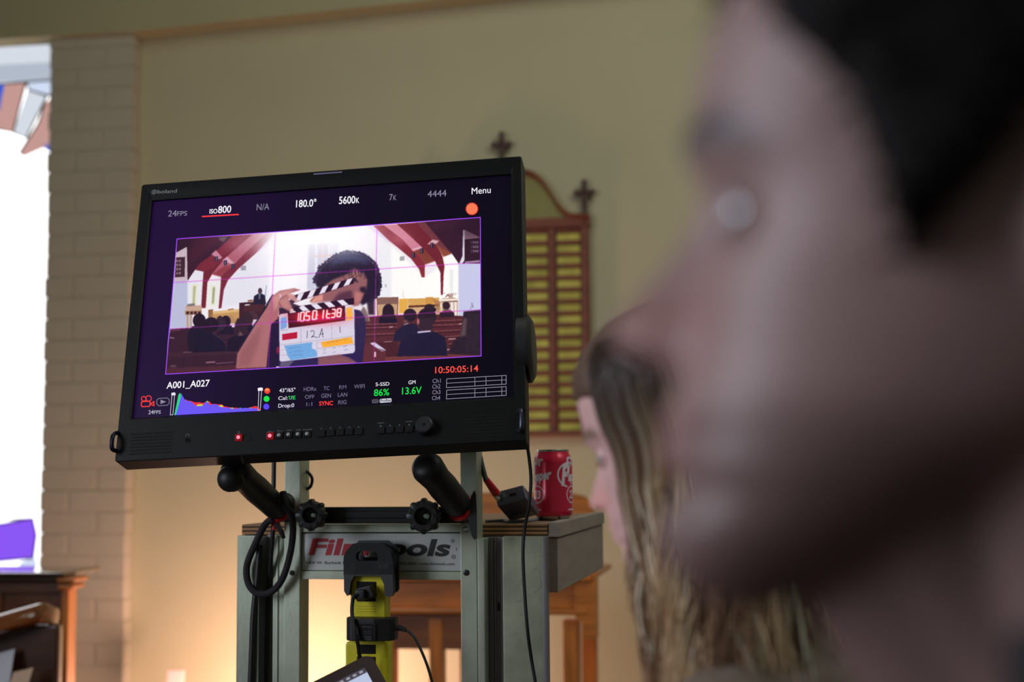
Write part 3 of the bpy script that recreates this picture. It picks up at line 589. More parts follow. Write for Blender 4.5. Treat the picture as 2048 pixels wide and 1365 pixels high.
cross(S(1169, 432)[0], WALL.px(1169, 436, -.025)[1]); cross(ref(S(1169, 432)[0]), WALL.px(1169, 436, -.025)[1]); cross(xc, WALL.px(1006, 342, -.025)[1] + .005)
M['lamp_pink'] = mat('pale_pink_card', (226, 196, 190), .7)
# pale box low on the wall side, by the lamp's glow
lb = P(347, 1350, 4.62)
b = MB(); b.cbox(lb - np.array([0, 0, .11]), (.022, 0, 0), (0, .03, 0), (0, 0, .11), .003)
st = thing('pale_stand', 'small pale stand low against the wall in the warm lamp glow', 'stand', (lb[0], lb[1], 0))
b.bm.free(); b = MB(); b.box(lb + np.array([-.027, 0, -.10]), (.054, 0, 0), (0, .012, 0), (0, .03, .11), .002); b.build('desk', M['lamp_pink'], st)
b = MB(); b.tube([(lb[0], lb[1] + .02, .03), (lb[0], lb[1] + .02, lb[2] - .05)], .011, 10, 0); b.build('pole', M['dark_wood'], st)
b = MB(); b.lathe((lb[0], lb[1] + .02, 0), (0, 0, 1), [(0, .14), (.02, .14), (.035, .03), (.04, .012)], 24); b.build('base', M['dark_wood'], st)
lp = P(530, 1490, 4.36)
lamp('floor_lamp_glow', 'POINT', lp, None, 36.0, (1.0, .63, .50), .08)

# pew and armchair at the lower left
PF = Frame(P(125, 1200, 3.9), 6.0)
pw = thing('wooden_pew', 'brown wooden pew with a moulded end cap below the stained glass window', 'pew', PF.at(-.6, 0, -PF.O[2]))
zc = PF.px(100, 1143)[1]; zl = PF.px(100, 1165)[1]; z0p = -PF.O[2]
b = MB(); b.fbox(PF, -1.5, .0, .004, .03, z0p + .1, zl); b.build('front_panel', M['pew_wood'], pw)
b = MB()
for k in range(1, 9): b.fbox(PF, -.18 * k - .012, -.18 * k + .012, -.006, .006, z0p + .12, zl - .01, .003)
b.fbox(PF, -1.5, 0, -.008, .006, zl - .03, zl, .003); b.build('panel_moulding', M['pew_wood'], pw)
b = MB(); b.fbox(PF, -1.5, .01, -.03, .05, zl, zc - .012, .004); b.fbox(PF, -1.5, .022, -.05, .21, zc - .012, zc, .005); b.build('cap_rail', mat('polished_dark_cap', (62, 34, 22), .14, coat=1.), pw)
b = MB(); b.fbox(PF, 0, .022, -.012, .045, z0p, zl - .018, .006); b.build('end_panel', M['oak_up'], pw)  # orange colour paints the lamp's warm light onto the brown pew's end
b = MB(); b.fbox(PF, -.004, .040, -.028, .055, zl - .018, zl - .004, .005); b.fbox(PF, -.004, .048, -.036, .06, zl, zl + .016, .006); b.build('end_moulding', M['oak'], pw)
b = MB(); b.fbox(PF, -1.5, 0, .03, .42, z0p + .40, z0p + .44, .006); b.build('seat', M['pew_wood'], pw)
ch = thing('wooden_armchair', 'dark polished armchair with a curved glossy arm in front of the pew', 'chair', P(-60, 1500, 3.55) * np.array([1, 1, 0]))
AY = 3.42
a = MB(); arm = spline([P(x, y, AY + dy) for x, y, dy in ((-260, 1330, -.02), (-120, 1285, 0), (-30, 1258, .0), (40, 1238, .02), (85, 1228, .05), (112, 1236, .1))], 6)
rr = [a.ring(p, np.array([0, .9, .43]), np.array([0, -.43, .9]), .035 * (1 if i < len(arm) - 5 else .8), .021, 14) for i, p in enumerate(arm)]; a.skin(rr); a.build('armrest', mat('glossy_brown_wood', (122, 66, 26), .16, var=.2, scale=7, stretch=(1, 8, 8), coat=.6), ch, recalc=True)
A0 = P(112, 1250, AY + .1); A1 = P(-255, 1340, AY)
b = MB(); b.box(P(118, 1250, AY + .06), (-.62, 0, .02), (0, .04, 0), (0, 0, -.55), .01); b.build('back_panel', M['dark_wood'], ch)
for q in (P(95, 1300, AY + .11), P(-250, 1330, AY + .1), P(95, 1300, AY + .31), P(-250, 1330, AY + .31)):
    b = MB(); b.box((q[0] - .02, q[1] - .02, 0), (.04, 0, 0), (0, .04, 0), (0, 0, q[2]), .006); b.build('leg', M['dark_wood'], ch)
b = MB(); b.box(P(110, 1500, AY + .08), (-.6, 0, 0), (0, .26, 0), (0, 0, .05), .01); b.build('seat', M['dark_wood'], ch)
# papers tucked in front of the armchair's back
q0, q1, q2, q3 = P(-40, 1320, AY + .03), P(29, 1300, AY + .03), P(10, 1420, AY - .03), P(-60, 1430, AY - .03)
b = MB(); b.prism([q0, q1, q2, q3], (0, .004, .002)); tag(b.build('paper_sheet', mat('white_paper', (200, 200, 210), .7), loc=q2), 'white sheet of paper against the dark armchair', 'paper')
q0, q1, q2, q3 = P(26, 1348, AY - .02), P(66, 1338, AY), P(40, 1420, AY - .04), P(0, 1430, AY - .06)
b = MB(); b.prism([q0, q1, q2, q3], (0, .004, .002)); tag(b.build('folded_leaflet', mat('cream_paper', (206, 172, 150), .7), loc=q2), 'cream folded leaflet beside the white sheet at the armchair', 'leaflet')

# oak communion table by the wall
TF = Frame(P(1120, 1200, 3.75), 10.0)
tb = thing('communion_table', 'orange oak communion table with a raised curved back behind the cart', 'table', TF.at(-.25, .1, -TF.O[2]))
tx = lambda x, y=1200, d=0.: TF.px(x, y, d)[0]
tz = lambda y, x=1000, d=0.: TF.px(x, y, d)[1]
xl, xr = tx(760), tx(1172); zf = -TF.O[2]
crest = [(1192, 1150), (1192, 1040), (1184, 1008), (1168, 993), (1146, 988), (1050, 986), (962, 986), (940, 996), (934, 1040), (934, 1150)]
b = MB(); b.prism([TF.pt(x, y, .0) for x, y in crest], TF.e2 * .03); b.build('raised_back', M['oak'], tb, recalc=True)
for nm, a0, a1, d0, d1, y0, y1, bv in (('top_board', xl - .01, xr + .02, -.03, .45, 1150, 1162, .004), ('apron', xl, xr, 0, .03, 1162, 1216, .002), ('ledge', xl - .008, xr + .008, -.022, .03, 1216, 1229, .005)):
    b = MB(); b.fbox(TF, a0, a1, d0, d1, tz(y1), tz(y0), bv); b.build(nm, M['oak'], tb)
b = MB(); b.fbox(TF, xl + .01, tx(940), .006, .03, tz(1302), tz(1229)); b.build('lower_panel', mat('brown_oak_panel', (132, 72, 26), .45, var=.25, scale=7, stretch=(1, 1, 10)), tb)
for x0, x1, d0 in ((857, 884, 0), (1124, 1156, 0), (764, 788, 0), (857, 884, .38), (1124, 1156, .38)):
    b = MB(); b.fbox(TF, tx(x0), tx(x1), d0 + .002, d0 + .05, zf, tz(1240), .004); b.build('leg', M['oak_up'], tb)
b = MB(); b.prism([TF.pt(x, y, -.02) for x, y in ((1150, 1162), (1192, 1150), (1193, 1278), (1166, 1280), (1163, 1246), (1150, 1236))], TF.e2 * .05); b.build('bracket', M['oak'], tb, recalc=True)
# ================================================================ the field monitor
MO = np.array([-.2795, 2.0930, 1.3960])
MX = np.array([.99165, -.12260, .03997]); MY = np.array([.12892, .94942, -.28632]); MZ = np.array([-.00285, .28908, .95730])
def mp(x, z, out=0.): return MO + MX * x + MZ * z - MY * out                # local point on the front, `out` towards the viewer
def ms(px, py, out=0.):
    q = on_plane(px, py, MO - MY * out, MY) - MO; return q @ MX, q @ MZ
def mq(px, py, out=0.): return mp(*ms(px, py, out), out)
HW, HH = .30, .2267
SX, SZ0, SZ1 = .2822, -.1598, .1995
M['bezel'] = mat('matt_black_bezel', (9, 9, 9), .5, spec=.22, var=.12, scale=300, bump=.12, bscale=700)
M['case'] = mat('black_case', (12, 11, 11), .3, var=.1, scale=200)
M['rubber'] = mat('black_rubber', (20, 20, 22), .5, var=.15, scale=120, bump=.1, bscale=500)
M['dark'] = mat('dark_hole', (4, 4, 4), .9)
M['print'] = mat('pale_grey_print', (150, 150, 150), .7)
M['steel'] = mat('bright_steel', (190, 196, 190), .25, 1.)

mon = thing('field_monitor', 'large black video monitor showing a person with a clapperboard on screen', 'monitor', mp(0, -HH, 0))
# case behind the front frame, tapering slightly to the back
b = MB(); fr_, bk_ = [], []
b.box(mp(-HW + .004, -HH + .003, -.010), MX * (2 * HW - .008), MY * .030, MZ * (2 * HH - .006), .003)
b.box(mp(-HW + .06, -HH + .06, -.040), MX * (2 * HW - .12), MY * .03, MZ * (2 * HH - .12), .01); b.build('case', M['case'], mon)
# front frame with its opening; chamfered lip round the screen
b = MB(); OUT = [(-HW, HH), (HW, HH), (HW, -HH), (-HW, -HH)]; INN = [(-SX, SZ1), (SX, SZ1), (SX, SZ0), (-SX, SZ0)]; MID = [(-SX - .004, SZ1 + .010), (SX + .004, SZ1 + .010), (SX + .003, SZ0 - .003), (-SX - .003, SZ0 - .003)]
def rloop(mb, pts, out): return [mb.bm.verts.new(V(mp(x, z, out))) for x, z in pts]
def rr(pts, r):
    o = []
    for (x, z) in pts:
        sx, sz = (1 if x > 0 else -1), (1 if z > 0 else -1); c = (x - sx * r, z - sz * r); a0 = math.atan2(sz, 0) if sx * sz < 0 else math.atan2(0, sx)
        an = {(-1, 1): 180, (1, 1): 90, (1, -1): 0, (-1, -1): 270}[(sx, sz)]
        for t in (0, -30, -60, -90): o.append((c[0] + r * math.cos(math.radians(an + t)), c[1] + r * math.sin(math.radians(an + t))))
    return o
e4 = lambda pts: [p for p in pts for _ in range(4)]
L = [rloop(b, rr(OUT, .004), -.040), rloop(b, rr(OUT, .004), -.001), rloop(b, rr([(x - math.copysign(.0015, x), z - math.copysign(.0015, z)) for x, z in OUT], .003), 0), rloop(b, rr(MID, .002), .0), rloop(b, rr([(x, z) for x, z in INN], .0005), -.004), rloop(b, rr(INN, .0005), -.009)]
b.skin(L, cap=False); b.build('front_frame', M['bezel'], mon, recalc=True, ang=30)

# screen panel, lit; colour of the black level drifts to violet at its upper left
screen_mat = attr_mat('lit_screen', 1.0, .3, .004, .1)
pic_mat = attr_mat('lit_picture', 1.05, .3, .004, .1)
def colour_grid(name, m, parent, x0, x1, z0, z1, nx, nz, out, fn):
    xs = np.linspace(x0, x1, nx); zs_ = np.linspace(z0, z1, nz); XX, ZZ = np.meshgrid(xs, zs_); off = ORIG[parent.name]
    pts = MO + XX[..., None] * MX + ZZ[..., None] * MZ - MY * out - off
    idx = np.arange(nx * nz).reshape(nz, nx); fs = np.stack([idx[:-1, :-1], idx[:-1, 1:], idx[1:, 1:], idx[1:, :-1]], -1).reshape(-1, 4)
    me = bpy.data.meshes.new(name); me.vertices.add(nx * nz); me.vertices.foreach_set('co', pts.reshape(-1)); n = len(fs)
    me.loops.add(n * 4); me.loops.foreach_set('vertex_index', fs.reshape(-1).astype(np.int32)); me.polygons.add(n); me.polygons.foreach_set('loop_start', np.arange(0, n * 4, 4, dtype=np.int32)); me.update(calc_edges=True); me.validate()
    c = fn(XX, ZZ); c = np.where(c <= .04045, c / 12.92, ((c + .055) / 1.055) ** 2.4); at = me.color_attributes.new('col', 'FLOAT_COLOR', 'POINT')
    at.data.foreach_set('color', np.concatenate([c, np.ones(c.shape[:2] + (1,))], -1).reshape(-1).astype(np.float32)); me.materials.append(m)
    return link(name, me, parent, off)
def black_level(X, Z):
    u = (X + SX) / (2 * SX); v = (Z - SZ0) / (SZ1 - SZ0); g = np.exp(-(u / .45) ** 2) * .75 + .22 * np.exp(-((u - .6) / .5) ** 2 - ((v - .9) / .6) ** 2); c0 = np.array([6, 4, 16]) / 255; c1 = np.array([38, 13, 64]) / 255
    return c0 + (c1 - c0) * np.clip(g, 0, 1)[..., None]
scr = colour_grid('screen', screen_mat, mon, -SX - .001, SX + .001, SZ0 - .001, SZ1 + .001, 60, 40, -.0085, black_level)
PIC = paint_picture()
def sample(X, Z):
    p = MO + X[..., None] * MX + Z[..., None] * MZ + MY * .0080 - CAM; z = p @ FW
    x = (W_PX / 2 + FPX * (p @ RT) / z - PX0) * SS - .5; y = (H_PX / 2 - FPX * (p @ UP) / z - PY0) * SS - .5
    x = np.clip(x, 0, PIC.shape[1] - 1.01); y = np.clip(y, 0, PIC.shape[0] - 1.01); i = x.astype(int); j = y.astype(int); fx, fy = (x - i)[..., None], (y - j)[..., None]
    return (PIC[j, i] * (1 - fx) + PIC[j, i + 1] * fx) * (1 - fy) + (PIC[j + 1, i] * (1 - fx) + PIC[j + 1, i + 1] * fx) * fy
GX0, GX1 = ms(343, 600, -.008)[0], ms(961.5, 600, -.008)[0]; GZ1, GZ0 = ms(650, 457.5, -.008)[1], ms(650, 730.8, -.008)[1]
colour_grid('video_picture', pic_mat, scr, GX0, GX1, GZ0, GZ1, 900, 430, -.0080, sample)

IO = -.0078                                                     # depth of the interface graphics
GLOWS = {}
def gm(c):
    if c not in GLOWS: GLOWS[c] = glow('screen_ink_%d_%d_%d' % c, c, 1.)
    return GLOWS[c]
class Ink:
    def __init__(s, name): s.name = name; s.mb = MB(); s.mats = []
    def col(s, c):
        m = gm(c)
        if m not in s.mats: s.mats.append(m)
        s.mb.mi = s.mats.index(m)
    def poly(s, pts, c, lift=0.):
        s.col(c); q = [mq(x, y, IO + lift) for x, y in pts]; vs = [s.mb.bm.verts.new(V(p)) for p in q]
        es = [s.mb.bm.edges.new((vs[k], vs[(k + 1) % len(vs)])) for k in range(len(vs))]; r = bmesh.ops.triangle_fill(s.mb.bm, use_beauty=True, edges=es)
        s.mb._tag([f for f in r['geom'] if isinstance(f, bmesh.types.BMFace)])
    def line(s, pts, w, c, closed=False, lift=0.):
        pts = list(pts) + ([pts[0]] if closed else [])
        for (x0, y0), (x1, y1) in zip(pts, pts[1:]):
            L = math.hypot(x1 - x0, y1 - y0); nx, ny = -(y1 - y0) / L * w / 2, (x1 - x0) / L * w / 2; ex, ey = (x1 - x0) / L * w / 2, (y1 - y0) / L * w / 2
            s.poly([(x0 - ex + nx, y0 - ey + ny), (x1 + ex + nx, y1 + ey + ny), (x1 + ex - nx, y1 + ey - ny), (x0 - ex - nx, y0 - ey - ny)], c, lift)
    def disc(s, cx, cy, r, c, n=24, ry=None, lift=0.): s.poly([(cx + r * math.cos(6.28318 * k / n), cy + (ry or r) * math.sin(6.28318 * k / n)) for k in range(n)], c, lift)
    def ring(s, cx, cy, r, w, c, n=16, a0=0, a1=360): s.line([(cx + r * math.cos(math.radians(a0 + (a1 - a0) * k / n)), cy + r * math.sin(math.radians(a0 + (a1 - a0) * k / n))) for k in range(n + 1)], w, c)
    def text(s, t, x0, y0, x1, y1, h, c, bold=.0, lift=0., cap=.69):
        s.col(c); p0, p1 = mq(x0, y0, IO + lift), mq(x1, y1, IO + lift); top = mq(x0, y0 - h, IO + lift); hh = np.linalg.norm(top - p0)
        write(s.mb, t, p0, p1, MZ * hh, bold, 0, cap)
    def done(s): return s.mb.build(s.name, s.mats, scr, ang=0)
c1 = lambda x, y: (220 + .2198 * x, 300 + .2198 * y); c2 = lambda x, y: (640 + .2198 * x, 300 + .2198 * y)
c3 = lambda x, y: (220 + .2564 * x, 600 + .2564 * y); c4 = lambda x, y: (640 + .2564 * x, 600 + .2564 * y)
c6 = lambda x, y: (270 + .1416 * x, 720 + .1416 * y); c7 = lambda x, y: (540 + .15625 * x, 720 + .15625 * y)
WHT, GRY, RED, GRN, DIM = (250, 248, 255), (138, 132, 156), (255, 62, 62), (20, 230, 80), (110, 104, 132)
def T(ink, cr, sc, t, x0, y0, x1, y1, h, c, bold=.0): ink.text(t, *cr(x0, y0), *cr(x1, y1), h * sc, c, bold)
def readout(name, cr, sc, *items):
    I = Ink(name)
    for a in items: T(I, cr, sc, *a)
    return I
readout('frame_rate_readout', c1, .2198, ('24', 527, 607, 603, 604, 54, GRY), ('FPS', 608, 602, 700, 598, 42, GRY)).done()
I = readout('sensitivity_readout', c1, .2198, ('ISO', 905, 580, 976, 577, 40, WHT, .01), ('800', 982, 576, 1100, 569, 62, WHT, .01)); I.line([c1(842, 607), c1(1166, 588)], 2.6, (255, 56, 58)); I.done()
readout('iris_readout', c1, .2198, ('N/A', 1333, 551, 1448, 544, 58, GRY)).done()
readout('shutter_readout', c1, .2198, ('180.0°', 1692, 523, 1875, 513, 64, WHT, .01)).done()
readout('colour_temperature_readout', c2, .2198, ('5600', 172, 493, 320, 485, 66, WHT, .01), ('K', 327, 484, 357, 482, 47, WHT, .01)).done()
readout('resolution_readout', c2, .2198, ('7', 630, 461, 660, 459, 58, GRY), ('K', 667, 459, 695, 457, 46, GRY)).done()
readout('codec_readout', c2, .2198, ('4444', 978, 431, 1150, 421, 58, GRY)).done()
readout('menu_caption', c2, .2198, ('Menu', 1380, 404, 1553, 391, 58, WHT)).done()
I = Ink('record_light'); I.disc(*c2(1382, 537), 13.2, (150, 20, 20)); I.disc(*c2(1382, 537), 11.4, (255, 122, 84), lift=.0001); I.done()
I = Ink('picture_border'); I.line([(354, 478.2), (960.6, 435), (962.2, 712.4), (331.2, 749)], 1.5, (168, 72, 255), True); I.done()
LG = (226, 222, 240)
readout('clip_name', c3, .2564, ('A001_A027', 440, 693, 775, 674, 50, WHT, .012)).done(); readout('playback_rate', c3, .2564, ('24', 298, 893, 338, 891, 30, (180, 176, 196), .01), ('FPS', 341, 891, 395, 889, 26, (180, 176, 196), .01)).done()
readout('sensor_status', c7, .15625, ('43°/65°', 118, 418, 325, 408, 48, LG, 0.01), ('Cal:', 105, 516, 226, 511, 46, LG, 0.006), ('T', 232, 511, 262, 509, 44, GRN, 0.008), ('/', 262, 510, 284, 508, 44, LG, 0.006), ('E', 290, 508, 325, 505, 44, GRN, 0.008), ('Drop:0', 105, 614, 308, 606, 48, LG, 0.006)).done()
readout('hdr_status', c7, .15625, ('HDRx', 430, 402, 595, 397, 50, DIM, 0.008), ('OFF', 445, 501, 568, 496, 48, DIM, 0.008), ('1:1', 465, 594, 540, 590, 48, DIM, 0.008)).done()
readout('sync_status', c7, .15625, ('TC', 685, 391, 760, 388, 48, DIM, 0.008), ('GEN', 655, 488, 780, 482, 50, DIM, 0.008), ('SYNC', 628, 587, 805, 580, 52, RED, 0.02)).done()
readout('link_status', c7, .15625, ('RM', 885, 377, 975, 372, 48, DIM, 0.0), ('LAN', 868, 475, 988, 470, 50, DIM, 0.008), ('RIG', 872, 571, 978, 566, 50, DIM, 0.008)).done()
readout('wifi_status', c7, .15625, ('WIFI', 1075, 369, 1212, 362, 50, DIM, 0.008)).done()
I = readout('storage_readout', c7, .15625, ('S-SSD', 1352, 338, 1528, 329, 44, WHT, 0.0), ('86%', 1330, 465, 1525, 454, 84, GRN, 0.008))
def rrect(cr, x0, y0, x1, y1, dy, r=10): return [cr(x, y) for x, y in ((x0 + r, y0), (x1 - r, y0 - dy), (x1, y0 - dy + r), (x1, y1 - dy - r), (x1 - r, y1 - dy), (x0 + r, y1), (x0, y1 - r), (x0, y0 + r))]
I.poly(rrect(c7, 1305, 507, 1390, 558, 4), (92, 88, 104)); I.text('R3D', *c7(1318, 546), *c7(1380, 543), 5.2, (20, 16, 26), .02, .0001); I.poly(rrect(c7, 1404, 502, 1556, 553, 9), (206, 206, 220)); I.text('ProRes', *c7(1412, 542), *c7(1548, 534), 5.4, (34, 30, 44), .015, .0001); I.done()
readout('battery_readout', c7, .15625, ('GM', 1772, 314, 1862, 308, 46, WHT, 0.0), ('13.6V', 1690, 445, 1940, 432, 88, GRN, 0.008)).done()
readout('timecode_readout', c4, .2564, ('10:50:05:14', 898, 574, 1235, 559, 49, (255, 84, 70), .008)).done()
readout('channel_captions', c4, .2564, *[('Ch%d' % (k + 1), x, y, x + 63, y - 3, 32, GRY, .0) for k, (x, y) in enumerate(((878, 650), (876, 694), (876, 738), (874, 783)))]).done()
I = Ink('camera_and_playback_icons'); R2 = (232, 56, 62)
I.line(rrect(c6, 90, 592, 212, 664, 5, 14), 2.2, R2, True); I.ring(*c6(124, 552), 4.6, 1.9, R2); I.ring(*c6(192, 548), 5.4, 1.9, R2); I.line([c6(216, 628), c6(266, 592), c6(268, 648)], 2.2, R2, True)
I.line(rrect(c6, 308, 548, 484, 650, 8, 26), 1.5, (120, 114, 136), True); I.poly([c6(362, 565), c6(440, 594), c6(360, 626)], (140, 136, 156)); I.done()
I = Ink('histogram'); PU = (106, 84, 244)
red_ = [(690, 600), (715, 560), (740, 578), (800, 585), (825, 598), (870, 604), (905, 600), (950, 612), (985, 606), (1000, 590), (1035, 588), (1060, 595), (1075, 625), (1120, 625), (1165, 630), (1230, 634), (1265, 660), (1330, 672), (1400, 680), (1440, 676), (1460, 690), (1560, 690), (1650, 668), (1700, 654), (1735, 664), (1745, 720), (690, 740)]
I.poly([c6(x, y) for x, y in red_], (236, 46, 60)); I.poly([c6(x, y) for x, y in ((555, 782), (585, 640), (612, 500), (632, 468), (650, 492), (700, 700), (640, 780))], (36, 214, 110)); I.poly([c6(x, y) for x, y in ((570, 782), (610, 640), (640, 520), (660, 560), (640, 780))], (50, 190, 220), .00005)
for q in ([(870, 642), (905, 628), (960, 630), (945, 660), (880, 664)], [(1185, 652), (1220, 636), (1248, 660), (1230, 680), (1190, 676)], [(1340, 684), (1380, 676), (1400, 690), (1360, 696)]): I.poly([c6(x, y) for x, y in q], (196, 214, 70), .00005)
for q in ([(1450, 690), (1490, 678), (1520, 692), (1480, 700)], [(1600, 684), (1640, 676), (1650, 690)], [(1000, 600), (1022, 576), (1040, 600), (1030, 620)]): I.poly([c6(x, y) for x, y in q], (50, 200, 150), .00005)
I.poly([c6(x, y) for x, y in ((578, 782), (600, 700), (640, 560), (656, 470), (668, 505), (705, 566), (740, 582), (790, 590), (815, 612), (845, 640), (875, 656), (945, 654), (985, 610), (1008, 598), (1035, 610), (1058, 640), (1110, 626), (1160, 634), (1195, 662), (1240, 674), (1310, 674), (1360, 690), (1450, 690), (1560, 680), (1620, 684), (1738, 690), (1742, 722))], PU, .0001)
I.line([c6(525, 468), c6(562, 466), c6(535, 778), c6(498, 780)], 1.1, (200, 196, 214), True, .00015); I.line([c6(530, 488), c6(556, 486)], 4.5, (236, 232, 246), False, .00015)
I.line([c6(1752, 398), c6(1792, 396), c6(1768, 714), c6(1738, 716)], 1.1, (214, 210, 226), True, .00015); I.line([c6(1754, 420), c6(1786, 418)], 5.5, (246, 244, 252), False, .00015); I.line([c6(1738, 700), c6(1766, 698)], 2.2, (240, 80, 80), False, .0002)
for (x, y, c) in ((1868, 440, (240, 70, 46)), (1858, 553, (24, 226, 74)), (1855, 663, (88, 66, 240))): I.disc(*c6(x, y), 5.9, c)
I.disc(*c6(1866, 424), 4, (255, 150, 90), lift=.0001, ry=2.4); I.done()
I = Ink('audio_meters')
for (y0, y1) in ((618, 686), (706, 774)):
    f = lambda x, y: c4(x, y - (x - 988) * .0605)
    I.line([f(988, y0), f(1452, y0), f(1452, y1), f(986, y1)], 1.0, (156, 150, 170), True); I.line([f(988, (y0 + y1) / 2), f(1452, (y0 + y1) / 2)], .9, (156, 150, 170))
    for x in (1208, 1295, 1418): I.line([f(x, y0), f(x, y1)], .9, (156, 150, 170))
I.done()

# controls along the lower bezel
k5 = lambda x, y: (450 + .2002 * x, 820 + .2002 * y)
def bez(px, py, out=0.): return ms(px, py, out)
LEDR = glow('red_led', (255, 90, 110), 3.); LEDG = mat('grey_led', (150, 150, 150), .4); REDGEL = glow('red_glow_button', (120, 6, 20), .9)
def button(px, py, w=.0105, led=None, name='control_button'):
    x, z = bez(px, py); b = MB(); b.cbox(mp(x, z, .0008), MX * w / 2, MZ * w / 2, MY * .0016, .0008)
    o = b.build(name, REDGEL if led == 'r' else M['dark'], mon)
    if led:
        b = MB(); b.lathe(mp(x, z, .0022), -MY, [(0, .0026), (.0008, .0026), (.0014, .0012)], 14); b.build('indicator', LEDR if led == 'r' else LEDG, o)
button(*k5(138, 280), led='r', name='power_button')
x, z = bez(*k5(227, 275)); b = MB(); b.lathe(mp(x, z, -.0005), -MY, [(0, .0062), (.0009, .0062), (.0009, .0052), (.0004, .0045)], 20); b.build('sensor_window', M['dark'], mon)
for x, y, l in ((452, 265, 'r'), (542, 258, 'g'), (636, 252, 'g'), (730, 248, 'g'), (822, 245, 'g')): button(*k5(x, y), led=l)
for x, y in ((965, 240), (1058, 232), (1152, 225), (1244, 220), (1338, 218), (1560, 208), (1650, 203), (1746, 197), (1843, 193)): button(*k5(x, y))
x, z = bez(851, 855); b = MB(); prof = [(0, .0135), (.004, .0135), (.012, .0122), (.0135, .0105), (.0135, .004)]
b.lathe(mp(x, z, 0), -MY, prof, 30); b.build('control_knob', M['rubber'], mon)
b = MB(); b.lathe(mp(x, z, .0136), -MY, [(0, .0022), (.0006, .0022)], 12); b.build('knob_cap', M['case'], mon)
for cx, cy in ((302, 887), (974, 851)):
    g = MB(); x0, z0_ = bez(cx, cy)
    for j in range(7):
        for i in range(15 if j % 2 else 16):
            g.lathe(mp(x0 + (i - 7.5 + (.5 if j % 2 else 0)) * .0041, z0_ + (j - 3) * .0050, .0003), MY, [(0, .0016), (.0006, .0016)], 8)
    g.build('speaker_grille', M['dark'], mon, ang=0)
x, z = bez(375, 881); b = MB(); b.lathe(mp(x, z, -.0002), -MY, [(0, .0038), (.0012, .0038), (.0012, .0022), (.0002, .002)], 18); b.build('headphone_socket', M['dark'], mon)
b = MB()                                                          # printed captions above the buttons
def cap(t, x, y, w, h=.0020, cr=k5): c = np.array(mp(*bez(*cr(x, y)), .0003)); write(b, t, c - MX * w / 2, c + MX * w / 2, MZ * h, .0)
for t, x, y, w in (('SDI 1', 455, 226, .008), ('SDI 2', 548, 220, .008), ('HDMI', 642, 215, .008), ('DVI', 733, 210, .006), ('ANALOG', 823, 206, .014), ('F1', 962, 196, .003), ('F2', 1056, 192, .003), ('F3', 1149, 188, .003), ('F4', 1242, 184, .003), ('F5', 1334, 180, .003), ('MENU', 1558, 140, .009), ('INPUT', 1842, 126, .010)): cap(t, x, y, w)
for (x, y) in ((1650, 160), (1742, 156), (1840, 150), (1555, 162)):
    q = mp(*bez(*k5(x, y)), .0003); b.raw([q - MX * .0016 - MZ * .0013, q + MX * .0016 - MZ * .0013, q + MZ * .0016], [(0, 1, 2)])
def ringflat(mb, c, r, w, n=18, a0=0, a1=360):
    vs = []; fs = []
    for k in range(n + 1):
        a = math.radians(a0 + (a1 - a0) * k / n); d = MX * math.cos(a) + MZ * math.sin(a); vs += [c + d * (r - w), c + d * r]
    for k in range(n): fs.append((2 * k, 2 * k + 1, 2 * k + 3, 2 * k + 2))
    mb.raw(vs, fs)
ringflat(b, mp(*bez(*k5(138, 228)), .0003), .0018, .0005); ringflat(b, mp(*bez(375, 872), .0003), .0028, .0006, 14, -30, 210)
b.build('button_captions', mat('dim_caption_print', (120, 120, 122), .7), mon, ang=0)
b = MB(); q = mp(*bez(308.5, 384.5), .0003); ringflat(b, q, .0042, .0008, 24); b.raw([q + MX * u + MZ * v for u, v in ((-.0042, -.0004), (.0042, -.0004), (.0042, .0004), (-.0042, .0004))], [(0, 1, 2, 3)]); b.raw([q + MX * u + MZ * v for u, v in ((-.0004, -.0042), (.0004, -.0042), (.0004, .0042), (-.0004, .0042))], [(0, 1, 2, 3)])
write(b, 'boland', mp(*bez(315, 387.6), .0003), mp(*bez(353.7, 385.6), .0003), MZ * .0063, .004, 0, .69); b.build('maker_logo', M['print'], mon, ang=0)
b = MB(); x, z = bez(656, 347); b.cbox(mp(x, z, .0004), MX * .0225, MZ * .0011, MY * .0006); b.build('tally_strip', mat('lilac_tally', (128, 122, 160), .4), mon)
# carrying clips at either side of the lower bezel, round joint at the back right
for (pts, nm, cc) in (([(236, 866), (226, 872), (224, 897), (234, 903)], 'side_clip', (30, 34, 52)), ([(1036, 826), (1042, 822), (1042, 858), (1036, 862)], 'side_clip', (60, 62, 74))):
    b = MB(); b.tube([mq(x, y, -.002 if k in (0, 3) else .012) for k, (x, y) in enumerate(pts)], .0032, 10, 6); b.build(nm, mat(nm + '_metal', cc, .3, .7), mon)
b = MB(); b.lathe(mp(HW - .012, -.075, -.035), MX, [(0, .05), (.016, .05), (.021, .042), (.022, .02)], 32); b.build('hinge_knob', M['rubber'], mon)
